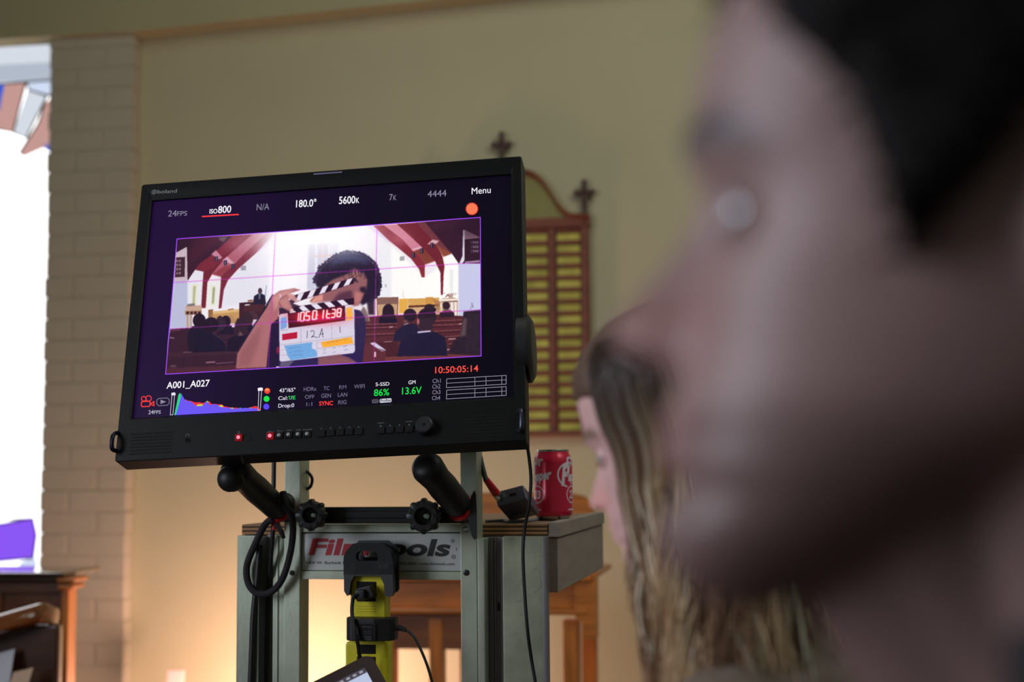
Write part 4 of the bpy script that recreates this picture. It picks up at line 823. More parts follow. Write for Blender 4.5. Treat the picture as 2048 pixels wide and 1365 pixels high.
# ================================================================ the monitor cart
M['alu'] = mat('worn_aluminium', (172, 182, 162), .42, .62, var=.2, scale=16, bump=.08, bscale=160, stretch=(1, 1, .5))
M['alu_dark'] = mat('grey_anodised_aluminium', (128, 124, 126), .5, .5, var=.12, scale=24, stretch=(1, 1, .12), bump=.06, bscale=120)
M['alu_edge'] = mat('bright_aluminium_edge', (206, 212, 214), .25, .9)
M['black_alu'] = mat('black_anodised_bar', (34, 36, 36), .38, .4, var=.1, scale=60)
M['grey_ply'] = mat('weathered_grey_plywood', (152, 138, 128), .8, var=.10, scale=9, stretch=(1, 1, 6), bump=.2, bscale=60)
M['screw'] = mat('dark_screw', (60, 64, 60), .4, .8)
M['sign'] = mat('satin_sign_plate', (190, 196, 192), .4, .25, var=.03, scale=40)
M['sign_red'] = mat('red_sign_print', (176, 30, 48), .5); M['sign_black'] = mat('black_sign_print', (30, 34, 34), .5)
M['knobm'] = mat('black_hard_plastic', (30, 31, 31), .42, var=.1, scale=100)
def plymat():
    m = bpy.data.materials.new('plywood_edge'); m.use_nodes = True; nt = m.node_tree; b = nt.nodes['Principled BSDF']; b.inputs['Roughness'].default_value = .7
    tc = nt.nodes.new('ShaderNodeTexCoord'); sp = nt.nodes.new('ShaderNodeSeparateXYZ'); nt.links.new(tc.outputs['Object'], sp.inputs[0])
    w = nt.nodes.new('ShaderNodeTexWave'); w.bands_direction = 'Z'; w.inputs['Scale'].default_value = 48; w.inputs['Distortion'].default_value = .35; nt.links.new(tc.outputs['Object'], w.inputs[0])
    cr = nt.nodes.new('ShaderNodeValToRGB'); cr.color_ramp.elements[0].color = lin((52, 30, 20)); cr.color_ramp.elements[1].color = lin((168, 120, 72)); cr.color_ramp.elements[0].position = .3; cr.color_ramp.elements[1].position = .6
    nt.links.new(w.outputs[1], cr.inputs[0]); nt.links.new(cr.outputs[0], b.inputs['Base Color']); return m
M['ply'] = plymat(); M['ply_top'] = mat('worn_plywood_face', (146, 116, 92), .7, var=.14, scale=8, stretch=(1, 6, 6))
floor_z = -CART.O[2]
cart = thing('equipment_cart', 'tall aluminium equipment cart with plywood top and printed sign holding the monitor', 'cart', CART.at(-.2, .2, floor_z))
def cx(x, y=1200, d=0.): return CART.px(x, y, d)[0]
def cz(y, x=750, d=0.): return CART.px(x, y, d)[1]
PF_ = -.045
zb_ = floor_z + .10
ztp = cz(1072, 500, PF_); zpost = cz(880, 750, PF_)
def part(nm, m, *boxes, bev=.0012, parent=cart):
    b = MB()
    for q in boxes: b.fbox(CART, *q, bev)
    return b.build(nm, m, parent)
# upright posts in front of the top board
xa, xb_ = cx(567.5, 1200, PF_), cx(599.5, 1200, PF_); part('upright_post', M['alu'], (xa, xb_, PF_, 0, zb_, zpost)); 
xc_, xd = cx(921.5, 1200, PF_), cx(954.5, 1200, PF_); part('upright_post', M['alu'], (xc_, xd, PF_, 0, zb_, zpost))
# left column: flange, bright edge, recess, inner strip
l0, l1, l2, l3 = cx(473, 1200, PF_), cx(515, 1200, PF_), cx(519, 1200, PF_), cx(541, 1200, PF_)
part('column_flange', M['alu'], (l0, l1, PF_, PF_ + .004, zb_, ztp), (l0, l0 + .004, PF_, .0, zb_, ztp))
part('column_edge', M['alu_edge'], (l1, l2, PF_ - .003, -.004, zb_, ztp - .002))
part('column_web', M['alu_dark'], (l2, l3, -.012, -.006, zb_, ztp))
part('column_strip', M['alu'], (l3, xa, PF_ + .010, -.002, zb_, ztp), (l3 + .006, l3 + .010, PF_ + .008, PF_ + .010, zb_, ztp))
# right column
r0, r1, r2, r3, r4 = cx(955, 1200, PF_), cx(969, 1200, PF_), cx(1017, 1200, 0.), cx(1086, 1200, PF_ + .02), cx(1094, 1200, PF_ + .02)
part('column_flange', M['alu'], (r0, r1, PF_ + .001, -.001, zb_, cz(1078, 960, PF_)))
part('column_web', M['alu_dark'], (r1, r2, -.014, -.004, zb_, cz(1074, 990)))
b = MB(); ridge = [cx(x, 1200, -.014) for x in (972, 984, 990, 1003)]
for q in ridge: b.fbox(CART, q, q + .0025, -.017, -.014, zb_, cz(1074, 990), .0006)
b.build('web_ribs', M['alu_dark'], cart)
part('column_face', mat('scratched_aluminium', (170, 176, 152), .4, .6, var=.2, scale=14, bump=.25, bscale=40), (r2 - .004, r3, PF_ + .02, -.003, zb_, cz(1074, 1050, PF_ + .02)))
part('column_edge', M['alu_dark'], (r3, r4, PF_ + .017, -.002, zb_, cz(1074, 1050, PF_ + .02)))
b = MB(); rg = random.Random(11)                                    # bright scratches
for k in range(26):
    x, y = rg.uniform(1025, 1082), rg.choice([rg.uniform(1095, 1230), rg.uniform(1100, 1340)]); L = rg.uniform(5, 16); a0 = rg.uniform(-.4, .5)
    b.tube([CART.pt(x + L * t, y + L * (a0 * t + .35 * math.sin(3 * t + k) * t), PF_ + .0198) for t in (0, .3, .6, 1)], .00018, 5, 3)
b.tube([CART.pt(1050 + 32 * math.sin(t), 1165 - 26 * math.cos(t), PF_ + .0198) for t in np.linspace(.2, 2.6, 9)], .0002, 5, 3); b.build('scratches', M['alu_edge'], cart)
part('dark_nick', M['dark'], (cx(996, 1215, -.017), cx(999, 1215, -.017), -.0178, -.0165, cz(1223, 996, -.017), cz(1206, 996, -.017)))
# plywood top and the grey box side
t0, t1 = cx(484, 1055), cx(1094.5, 1055); yt, yb2 = cz(1049, 1000), cz(1070, 1000)
tb_ = part('top_board', M['ply'], (t0, t1, .0, .56, yb2, yt - .001), bev=0); part('board_face', M['ply_top'], (t0, t1, .0, .56, yt - .001, yt), bev=.0004)
s0 = t1 + .001
zA, zB, zC = cz(1045, 1096), cz(1077, 1096), cz(1186, 1096)
part('side_panel', M['grey_ply'], (s0, s0 + .015, .004, .56, zC, zB), bev=.002); part('side_lip', M['grey_ply'], (s0, s0 + .018, .002, .56, zB + .001, zA), bev=.002)
part('inner_panel', M['grey_ply'], (t0, t0 + .015, .02, .56, zC, yb2 - .001), (t0 + .016, t1, .545, .56, zC, yb2 - .001), bev=.001)
part('rear_post', M['alu'], (-.05, -.02, .53, .56, zb_, zC - .001))
part('lower_shelf', M['grey_ply'], (cx(473), t1, -.30, .52, floor_z + .50, floor_z + .52)); part('base_frame', M['black_alu'], (l0, t1, PF_, .56, floor_z + .08, zb_))
for q in (l0 + .04, t1 - .04):
    for d in (0, .56):
        b = MB(); b.lathe(CART.at(q - .014, d, floor_z + .04), CART.e1, [(0, .034), (.004, .04), (.024, .04), (.028, .034)], 24); w = b.build('caster', M['rubber'], cart)
        b = MB(); b.fbox(CART, q - .02, q - .015, d - .015, d + .015, floor_z + .03, floor_z + .082); b.fbox(CART, q + .015, q + .02, d - .015, d + .015, floor_z + .03, floor_z + .082); b.build('fork', M['steel'], w)
# crossbar carrying the sign
c0, c1_ = cx(599.5, 1100, PF_) + .0005, cx(921.5, 1100, PF_) - .0005
zt0, zt1, zs1, zs0, zbt = cz(1049, 750, PF_ + .006), cz(1066, 750, PF_ + .006), cz(1067.5, 750, PF_ + .006), cz(1143, 750, PF_ + .006), cz(1160, 750, PF_ + .006)
part('crossbar', M['alu'], (c0, c1_, PF_ + .006, -.001, zt1 + .0005, zt0), (c0, c1_, PF_ + .009, -.001, zs0, zs1), (c0, c1_, PF_ + .005, -.001, zbt, zs0 - .0005), bev=.0006)
SD = PF_ + .0075
sign = part('sign_plate', M['sign'], (c0 + .001, c1_ - .001, SD, PF_ + .009, zs0 + .001, zs1 - .001), bev=.0003)
sg = lambda x, y: CART.pt(x, y, SD - .0004)
hcap = (sg(650, 1079) - sg(650, 1110)) ; hcap = CART.e3 * np.linalg.norm(hcap)
b = MB(); write(b, 'Film', sg(617, 1109.5), sg(736, 1110.5), hcap, .035, .28); b.build('sign_lettering', M['sign_red'], sign, ang=0)
b = MB(); write(b, 'tools', sg(742, 1110.5), sg(897, 1112), hcap, .035, .28); b.build('sign_lettering', M['sign_black'], sign, ang=0)
b = MB(); h2 = CART.e3 * .0043
write(b, '1400 W. Burbank Blvd.', sg(612.6, 1128.6), sg(704, 1129), h2, .004); write(b, '845-8066', sg(799, 1130.5), sg(833, 1130.7), h2, .004); write(b, 'www.filmtools.com', sg(838, 1130.8), sg(909, 1131.2), h2, .004)
def srg(c, r, w, n=14):
    vs, fs = [], []
    for k in range(n): a = 6.28318 * k / n; d = CART.e1 * math.cos(a) + CART.e3 * math.sin(a); vs += [c + d * (r - w), c + d * r]
    for k in range(n): fs.append((2 * k, 2 * k + 1, (2 * k + 3) % (2 * n), (2 * k + 2) % (2 * n)))
    b.raw(vs, fs)
srg(sg(905.5, 1082.5), .0028, .0007); srg(sg(907, 1114.5), .0034, .0007); write(b, 'R', sg(904.6, 1084), sg(906.6, 1084), CART.e3 * .0022); write(b, 'R', sg(905.6, 1116.5), sg(908.4, 1116.5), CART.e3 * .003); write(b, '?', sg(911.5, 1102), sg(914.5, 1102), CART.e3 * .004)
b.build('address_line', M['sign_black'], sign, ang=0)
for x, y, r_ in ((584, 1146.5, .0042), (932.5, 1146, .0048), (932, 1059.5, .0048)):
    q = CART.pt(x, y, PF_); b = MB(); b.lathe(q, -CART.e2, [(0, r_), (.0012, r_), (.0018, r_ * .8), (.0018, r_ * .35), (.0008, r_ * .3)], 18); b.build('screw', M['screw'] if y > 1100 else M['steel'], cart)

# ---------------------------------------------------------------- clamping mount: black bar, star knobs, two rubber grips
mt = thing('monitor_mount', 'black clamping bar with two star knobs and two rubber grips under the monitor', 'mount', CART.at(cx(750), -.08, cz(1032)))
b0, b1 = cx(600, 1030, -.075), cx(930, 1030, -.075); zu, zl_ = cz(1015, 750, -.075), cz(1048, 750, -.075)
b = MB(); b.fbox(CART, b0, b1, -.075, PF_ - .0005, zl_, zu, .002); b.fbox(CART, b0, b1, -.078, -.074, zl_ + .008, zu - .006, .0015); b.build('clamp_bar', M['black_alu'], mt)
def star(px, py, dpx, metal):
    d = -.105; c = CART.pt(px, py, d); R0 = dpx / 2 / FPX * (c[1]); b = MB(); n = 96
    ax = -CART.e2; tilt = CART.e1 * .10; ax = ax + tilt; ax /= np.linalg.norm(ax); u = np.cross([0, 0, 1.], ax); u /= np.linalg.norm(u); v = np.cross(ax, u)
    def rg_(h, r, lobe): return [b.bm.verts.new(V(c + ax * h + (u * math.cos(6.28318 * k / n) + v * math.sin(6.28318 * k / n)) * r * (1 + lobe * (max(0, math.cos(8 * 6.28318 * k / n)) ** .5 - .6) * 1.))) for k in range(n)]
    b.skin([rg_(-.016, R0 * .80, .10), rg_(-.010, R0 * .95, .14), rg_(.004, R0 * .95, .14), rg_(.008, R0 * .9, .10), rg_(.010, R0 * .78, .0), rg_(.010, R0 * .50, 0), rg_(.007, R0 * .46, 0), rg_(-.008, R0 * .43, 0)])
    o = b.build('star_knob', M['knobm'], mt, recalc=True)
    b = MB(); b.lathe(c - ax * .009 + u * .003, ax, [(0, R0 * .2), (.009, R0 * .2), (.011, R0 * .12)], 18); b.build('bolt_end', M['steel'], o)
    b = MB(); b.lathe(c - ax * .017, -ax, [(0, R0 * .5), (.014, R0 * .5)], 24); b.build('knob_stem', M['knobm'], o)
star(622.5, 1031, 64, 1); star(848, 1033, 72, 1)
def grip(base_px, base_d, end_px, end_Y, r, ball, plate=None):
    a = CART.pt(*base_px, base_d); e = P(*end_px, end_Y); ax = e - a; L = np.linalg.norm(ax); ax /= L
    b = MB(); b.lathe(a, ax, [(.0, r * .78), (.006, r * .92), (.010, r * .98), (L * .3, r * 1.0), (L * .55, r * 1.04), (L * .75, r * .98), (L - .010, r * 1.06), (L + .004, r * 1.12), (L + .014, r * 1.0), (L + .020, r * .7), (L + .022, r * .3)], 32); o = b.build('grip', M['rubber'], mt)
    if ball: b = MB(); b.ball(ball[0], ball[1], sub=3); b.build('grip_flare', M['rubber'], o)
    b = MB(); b.lathe(a - ax * .010, ax, [(0, r * .93), (.003, r * 1.0), (.008, r * 1.0), (.011, r * .9)], 32); b.build('red_ring', mat('red_plastic_ring', (190, 30, 36), .4), o)
    b = MB(); b.tube([a - ax * .010, a - ax * .03 + CART.e2 * .01], r * .6, 16, 0); b.build('grip_stem', M['rubber'], o)
grip((556, 1019), -.075, (474, 944), 2.13, .0205, (P(462, 958, 2.115), .0205)); grip((919, 1014), -.075, (858, 940), 2.13, .0222, None)
b = MB(); b.prism([CART.pt(x, y, -.083) for x, y in ((948, 982), (951, 988), (952.5, 1020), (952.5, 1076), (949, 1081), (943, 1072), (938, 1052), (934, 1030), (937, 1010), (942, 994))], CART.e2 * .005); b.build('lever_plate', M['knobm'], mt, recalc=True)
b = MB(); q = CART.pt(572, 1008, -.09); b.ball(q, .015, .012, .017, sub=3); b.build('joint', M['rubber'], mt)
b = MB(); b.tube([CART.pt(553, 1048, -.085), CART.pt(562, 1064, -.085), CART.pt(568, 1078, -.084)], lambda t: .0052 * (1 - .45 * t), 10, 4); b.build('ratchet_lever', M['rubber'], mt)
# yoke behind the monitor
b = MB(); yk = mp(0, -.05, -.072); b.box(mp(-.22, -.10, -.092), MX * .44, MY * .02, MZ * .08, .004); b.build('yoke_plate', M['black_alu'], mt)
b = MB()
for xx in (xa + .014, xc_ + .014): b.tube([CART.at(xx, PF_ + .02, zpost - .002), CART.at(xx, PF_ + .015, zpost + .03), mp((CART.at(xx, 0, 0) - MO) @ MX, -.08, -.085)], .010, 12, 4)
b.build('yoke_arm', M['black_alu'], mt)

# ---------------------------------------------------------------- cables behind and on the cart
cab = mat('black_cable', (16, 15, 18), .5, var=.2, scale=200); sleeve = mat('braided_black_sleeve', (22, 20, 26), .75, var=.3, scale=400, bump=.4, bscale=600); redp = mat('red_boot', (186, 28, 34), .45)
def cable(nm, pts, r, m, label, group=None): b = MB(); b.tube(pts, r, 10, 6); o = b.build(nm, m, loc=pts[-1]); tag(o, label, 'cable', group); return o
cw = lambda x, y, d: CART.pt(x, y, d)
cable('looped_cable', [cw(548, 1037, -.082), cw(530, 1050, -.066), cw(510, 1090, -.060), cw(494, 1132, -.058), cw(497, 1168, -.058), cw(516, 1188, -.059), cw(543, 1184, -.060), cw(565, 1158, -.062), cw(580, 1110, -.066), cw(586, 1064, -.078), cw(582, 1030, -.105), cw(570, 1010, -.12), cw(566, 985, -.115)], .0056, sleeve, 'thick braided black cable hanging in a loop on the left cart column')
cable('straight_cable', [cw(548, 925, -.052), cw(547, 1000, -.056), cw(546, 1060, -.058), cw(540, 1140, -.042), cw(536, 1200, -.03), cw(532, 1400, -.03)], .0036, cab, 'thin black cable running straight down the left column recess')
cable('column_cable', [cw(519, 1090, -.0515), cw(515, 1150, -.0515), cw(507, 1230, -.0515), cw(504, 1300, -.0515), cw(500, 1400, -.0515)], .0050, cab, 'thick black cable lying down the front of the left column flange')
cable('short_loop_cable', [cw(604, 946, -.012), cw(614, 944, -.015), cw(624, 957, -.016), cw(621, 974, -.014), cw(610, 980, -.010)], .0026, cab, 'short black cable curling out beside the left post under the monitor')
b = MB(); b.lathe(cw(549, 1040, -.058), (0, 0, -1), [(0, .004), (.006, .0052), (.016, .0046)], 14); tag(b.build('cable_tie', redp, loc=cw(549, 1046, -.058)), 'small red cable tie below the left rubber grip', 'cable tie')
# converter box on its cable
K, Lc, Tc, Fc = P(1054, 999, 2.275), P(995, 1014, 2.315), P(1046, 970, 2.290), P(1079, 1030, 2.345)
cv = thing('converter_box', 'small black signal converter box tilted on the edge of the plywood top', 'adapter', Fc)
M['cvb'] = mat('dark_blue_grey_casing', (84, 86, 100), .4, .2, var=.1, scale=100)
b = MB(); b.box(K, Lc - K, Tc - K, Fc - K, .0022, 3); b.build('casing', M['cvb'], cv)
nE = np.cross(Lc - K, Tc - K); nE /= np.linalg.norm(nE); nE = nE if nE @ (CAM - K) > 0 else -nE
fpt = lambda u, v: K + (Lc - K) * u + (Tc - K) * v
b = MB(); b.box(fpt(.30, .45) + nE * .0002, (Lc - K) * .22, (Tc - K) * .16, nE * .0004); b.build('slot', M['dark'], cv)
pb = np.cross(Lc - K, Fc - K); pb /= np.linalg.norm(pb); pb = pb if pb @ (CAM - K) > 0 else -pb
b = MB(); o_ = K + (Lc - K) * .1 + (Fc - K) * .70 + pb * .0003; b.box(o_, (Lc - K) * .72, (Fc - K) * .2, pb * .0003); b.build('rating_label', mat('grey_rating_label', (120, 124, 112), .6, var=.3, scale=300), cv)
cc_ = fpt(.86, .5); p_top = P(971, 958, 2.285); axc = p_top - cc_; axc /= np.linalg.norm(axc)
b = MB(); b.lathe(cc_, axc, [(0, .0062), (.004, .0062), (.004, .0072), (.009, .0074), (.012, .0060), (.017, .0058)], 20); b.build('metal_connector', M['steel'], cv)
p_in = cc_ + axc * .017; p_up = P(956, 890, 2.30)
b = MB(); b.tube([p_in - axc * .004, p_in * .5 + p_top * .5, p_top], lambda t: .0072 - .0025 * t, 14, 5)
sc_ = thing('signal_cable', 'black signal cable with a red boot running from monitor to converter box', 'cable', p_in); b.build('red_boot', redp, sc_)
b = MB(); b.tube([p_top + (p_top - p_up) * .05, p_top, p_top * .5 + p_up * .5 + np.array([-.001, 0, 0]), p_up, p_up + np.array([-.004, .02, .05])], .0042, 12, 5); b.build('cord', cab, sc_)
cable('thin_power_cord', [P(1054, 890, 2.17), P(1058, 915, 2.17), P(1062, 960, 2.17), P(1058, 1010, 2.17), P(1049, 1060, 2.18), P(1046, 1110, 2.18), P(1049, 1180, 2.18), P(1055, 1260, 2.18), P(1063, 1320, 2.19), P(1072, 1375, 2.19), P(1082, 1460, 2.2)], .0027, cab, 'thin black power cord hanging from the monitor in front of the right column')
zt_ = CART.O[2] + yt
for (xx, lab) in ((None, 0),):
    b = MB(); q = lambda x, y, d: np.array([*CART.pt(x, y, d)[:2], zt_ + .0026])
    b.tube([CART.at(cx(960), .05, yt + .0026), CART.at(cx(985), .09, yt + .0026), CART.at(cx(1012), .05, yt + .0026), CART.at(cx(1042), .10, yt + .0026), CART.at(cx(1060), .22, yt + .0026)], .0024, 8, 6)
    tag(b.build('grey_wire', mat('grey_wire', (110, 112, 124), .5), loc=CART.at(cx(985), .09, yt)), 'grey wire lying on the plywood top behind the converter box', 'cable')

# ---------------------------------------------------------------- soda can
can_c = P(1107, 1034, 2.43); can_c[2] = zt_ + .0004
can = thing('soda_can', 'dark red soda can with white lettering standing on the plywood top', 'can', can_c)
M['canred'] = mat('metallic_dark_red', (222, 36, 72), .26, .2, coat=.3); M['canwhite'] = mat('white_can_print', (240, 232, 240), .4)
z3 = np.array([0, 0, 1.])
b = MB(); b.lathe(can_c, z3, [(.0075, .0292), (.010, .0318), (.014, .0331), (.018, .0331), (.098, .0331), (.101, .0329), (.109, .0298), (.114, .0276), (.1165, .0270)], 64); b.build('body', M['canred'], can)
b = MB(); b.lathe(can_c, z3, [(.001, .0225), (.0, .0240), (.002, .0255), (.0078, .0294)], 48); b.build('base_rim', M['steel'], can)
b = MB(); b.lathe(can_c, z3, [(.1160, .0271), (.1185, .0276), (.1195, .0272), (.1195, .0258), (.116, .0250), (.1158, .0)], 48); b.build('lid', M['steel'], can)
b = MB(); b.cbox(can_c + z3 * .1172 + np.array([.004, 0, 0]), (.011, 0, 0), (0, .007, 0), (0, 0, .0008), .0006); b.build('pull_tab', M['steel'], can)
view = math.atan2(CAM[1] - can_c[1], CAM[0] - can_c[0])
RC = .0334
def wrapc(s_, z): a = view + s_ / RC; return can_c + np.array([math.cos(a) * RC, math.sin(a) * RC, z])
def can_text(mb, t, s0_, s1_, z, h, bold=.02, shear=.2, slope=0.):
    vs, fs = glyphs(t, bold); x0, x1 = vs[:, 0].min(), vs[:, 0].max(); out = []
    for x, y in vs:
        u = s0_ + (s1_ - s0_) * (x - x0) / (x1 - x0); w_ = y / .69 * h; out.append(wrapc(u + shear * w_, z + w_ + slope * (u - s0_)))
    mb.raw(out, fs)
def can_ring(mb, s_, z, rs, rz, w, n=32, a0=0, a1=360):
    vs, fs = [], []
    for k in range(n + 1):
        a = math.radians(a0 + (a1 - a0) * k / n); vs += [wrapc(s_ + (rs - w) * math.cos(a), z + (rz - w) * math.sin(a)), wrapc(s_ + rs * math.cos(a), z + rz * math.sin(a))]
    for k in range(n): fs.append((2 * k, 2 * k + 1, 2 * k + 3, 2 * k + 2))
    mb.raw(vs, fs)
for s_, dz in ((.0365, 0), (-.034, .0)):
    b = MB(); can_text(b, 'Dr', s_ - .012, s_ + .016, .090, .016, .03, .1, .12); can_text(b, 'P', s_ - .022, s_ - .006, .060, .034, .04, .1, .1); can_text(b, 'epper', s_ - .008, s_ + .030, .066, .016, .035, .15, .12)
    can_ring(b, s_ - .006, .077, .0235, .0215, .0026, 32, 75, 260); can_ring(b, s_ + .003, .0440, .0150, .0150, .0016); can_text(b, '23', s_ - .005, s_ + .010, .0375, .013, .02, .1)
    can_ring(b, s_ + .002, .0185, .011, .0012, .0011, 20); b.build('lettering', M['canwhite'], can, ang=0)

# ---------------------------------------------------------------- yellow power strip hanging on the crossbar
HD = -.085
ps = thing('power_strip', 'yellow hanging power strip with black carry hook on the cart crossbar', 'power strip', cw(745, 1160, HD))
M['yel'] = mat('safety_yellow_plastic', (206, 196, 20), .42, var=.05, scale=60); M['hook'] = mat('black_moulded_plastic', (44, 48, 48), .5, var=.12, scale=150)
def hp(x, y, d=HD): return CART.pt(x, y, d)
plate = [(705, 1089), (764, 1089), (781, 1103), (785, 1120), (786, 1188), (782, 1194), (774, 1195), (769, 1188), (768, 1170), (760, 1153), (708, 1153), (701, 1166), (698, 1190), (694, 1193), (688, 1183), (687, 1115), (692, 1103)]
hole = [(715, 1106), (720, 1103), (748, 1103), (755, 1111), (756, 1120), (753, 1123), (716, 1123), (712, 1119), (712, 1111)]
b = MB(); b.prism([hp(x, y, HD - .012) for x, y in plate], CART.e2 * .014, [[hp(x, y, HD - .012) for x, y in hole]]); b.prism([hp(x, y, HD - .012) for x, y in plate[:4] + [(786, 1150), (687, 1150)] + plate[-2:]], CART.e2 * .004, [[hp(x, y, HD - .012) for x, y in hole]])
hook = b.build('carry_hook', M['hook'], ps, recalc=True)
off_ = lambda pts, d: [hp(x, y, HD - .012) + CART.e2 * d + CART.e3 * .004 for x, y in pts]
b = MB(); b.prism(off_(plate, .034), CART.e2 * .004, [off_(hole, .034)]); b.box(hp(706, 1092, HD), CART.e1 * .044, CART.e2 * .026, CART.e3 * .003); b.build('rear_hook_plate', M['hook'], hook, recalc=True)
x0, x1 = CART.px(700, 1200, HD)[0], CART.px(770, 1200, HD)[0]; z_top, z_mid, z_low = cz(1152, 740, HD), cz(1285, 740, HD), cz(1480, 740, HD)
b = MB(); b.fbox(CART, x0, x1, HD, -.052, z_mid - .01, z_top, .003); xw0, xw1 = CART.px(690, 1300, HD)[0], CART.px(775, 1300, HD)[0]; b.fbox(CART, xw0, xw1, HD - .001, -.051, z_low, z_mid, .005); b.build('housing', M['yel'], ps)
b = MB()
for yy in (1213, 1218, 1223): b.fbox(CART, CART.px(714, yy, HD)[0], CART.px(751, yy, HD)[0], HD - .0012, HD + .001, cz(yy + 1.2, 740, HD), cz(yy - 1.2, 740, HD), .0005)
b.build('grip_ribs', M['yel'], ps)
def outlet(y0, y1): 
    b = MB(); b.fbox(CART, CART.px(714, y0, HD)[0], CART.px(752, y0, HD)[0], HD - .0018, HD, cz(y1, 740, HD), cz(y0, 740, HD), .001); b.build('outlet', M['dark'], ps)
outlet(1164, 1204); outlet(1290, 1309); outlet(1314, 1350)
# plug and cord of the top outlet
pc = thing('plug_and_cord', 'black plug in the top outlet of the yellow strip with its cord hanging down', 'cable', hp(730, 1190, HD - .02))
b = MB(); b.cbox(hp(733, 1186, HD - .012), CART.e1 * .0125 + CART.e3 * .003, CART.e3 * .0095 - CART.e1 * .003, CART.e2 * .0100, .003); b.cbox(hp(722, 1190, HD - .022), CART.e1 * .008, CART.e3 * .008, CART.e2 * .008, .003); b.build('plug', M['rubber'], pc)
b = MB(); b.tube([hp(722, 1190, HD - .026), hp(709, 1193, HD - .031), hp(705, 1205, HD - .031), hp(704, 1228, HD - .036), hp(709, 1262, HD - .045), hp(716, 1290, HD - .043), hp(721, 1325, HD - .030), hp(728, 1360, HD - .026), hp(740, 1420, HD - .02)], .0030, 10, 6); b.build('cord', cab, pc)
# power adapter
ad = thing('power_adapter', 'chunky black power adapter plugged across the yellow strip', 'adapter', hp(740, 1260, HD - .02))
b = MB(); a0, a1 = CART.px(686, 1255, HD - .03)[0], CART.px(786, 1255, HD - .03)[0]; h0, h1 = cz(1283, 740, HD - .03), cz(1238, 740, HD - .03)
oc = [(a0, -.012), (a0 + .006, -.030), (a0 + .014, -.036), (a1 - .028, -.036), (a1 - .006, -.028), (a1, -.018), (a1, .0), (a0, .0)]
fl = [CART.at(a, HD + d, h0) for a, d in oc]; b.prism(fl, CART.e3 * (h1 - h0)); b.wn = True; bmesh.ops.bevel(b.bm, geom=b.bm.edges[:], offset=.0018, segments=2, affect='EDGES', profile=.5); b.build('body', M['rubber'], ad, recalc=True)
b = MB(); lx0, lx1 = CART.px(716, 1262, HD - .036)[0], CART.px(752, 1262, HD - .036)[0]; b.fbox(CART, lx0, lx1, HD - .0370, HD - .0358, cz(1281, 740, HD - .036), cz(1248, 740, HD - .036), .0005); lab = b.build('rating_panel', M['case'], ad)
b = MB(); q = CART.pt(734, 1266.5, HD - .0373)
for s_ in (-1, 1): srg(q + CART.e1 * .0035 * s_, .0026, .0006)
for k in range(4):
    zz = CART.e3 * (.0085 - .0028 * k if k < 1 else -.0035 - .0024 * k); b.raw([q + zz - CART.e1 * .008, q + zz + CART.e1 * (.008 - .002 * (k % 2)), q + zz + CART.e1 * (.008 - .002 * (k % 2)) + CART.e3 * .0009, q + zz - CART.e1 * .008 + CART.e3 * .0009], [(0, 1, 2, 3)])
b.build('fine_print', mat('dim_print', (70, 72, 74), .6), lab, ang=0)
b = MB(); b.tube([hp(795, 1256, HD - .012), hp(803, 1258, HD - .012), hp(812, 1261, HD - .012)], lambda t: .0052 * (1 - .35 * t), 12, 4); b.build('strain_relief', M['rubber'], ad)
b = MB(); b.tube([hp(812, 1261, HD - .012), hp(826, 1272, HD - .013), hp(838, 1293, HD - .014), hp(850, 1320, HD - .015), hp(860, 1350, HD - .015), hp(868, 1385, HD - .015), hp(878, 1460, HD - .015)], .0022, 10, 6); b.build('cord', cab, ad)
# tablet leaning against the strip
C0, C1, C2 = P(742, 1311, 1.96), P(560, 1402, 1.93), P(806, 1402, 1.90)
ux = (C0 - C1); ux /= np.linalg.norm(ux); uy = C2 - C0; uy -= ux * (uy @ ux); uy /= np.linalg.norm(uy); nn = np.cross(ux, uy); nn = nn if nn[1] < 0 else -nn
tp = lambda a, c, o=0.: C0 + ux * a + uy * c + nn * o            # a along the top edge (negative to the left), c down
tl = thing('tablet_computer', 'corner of a tablet with a pale lit screen in front of the power strip', 'tablet', tp(-.12, .18))
def rbox(x0, x1, y0, y1, r): return [(x + r * math.cos(math.radians(a)), y + r * math.sin(math.radians(a))) for x, y, q in ((x1 - r, y0 + r, -90), (x1 - r, y1 - r, 0), (x0 + r, y1 - r, 90), (x0 + r, y0 + r, 180)) for a in (q, q + 22, q + 45, q + 68, q + 90)]
b = MB(); b.prism([tp(*q, .004) for q in rbox(-.245, .0, .0, .175, .012)], -nn * .008); b.build('body', mat('dark_tablet_bezel', (58, 44, 44), .3, .2), tl, recalc=True)
tsm = glow('tablet_page', (186, 196, 222), 1.); 
b = MB(); b.prism([tp(*q, .0044) for q in rbox(-.232, -.016, .018, .157, .002)], -nn * .0003); sc2 = b.build('screen', tsm, tl, recalc=True)
b = MB(); b.prism([tp(*q, .0047) for q in rbox(-.232, -.016, .018, .027, .001)], -nn * .0002); tbm = b.build('toolbar', glow('tablet_toolbar', (70, 66, 78), 1.), sc2, recalc=True)
b = MB()
for k in range(22):
    xx = -.225 + .0095 * k; b.prism([tp(*q, .0049) for q in rbox(xx, xx + .005, .0205, .0245, .0005)], -nn * .0001)
b.build('toolbar_icons', glow('tablet_icons', (150, 150, 160), 1.), sc2, recalc=True)
b = MB(); b.prism([tp(*q, .0047) for q in rbox(-.232, -.215 + .06, .030, .120, .001)], -nn * .0002); b.prism([tp(*q, .0047) for q in rbox(-.07, -.068, .03, .157, .0005)], -nn * .0002); b.build('page_margin', glow('tablet_margin', (150, 160, 186), 1.), sc2, recalc=True)
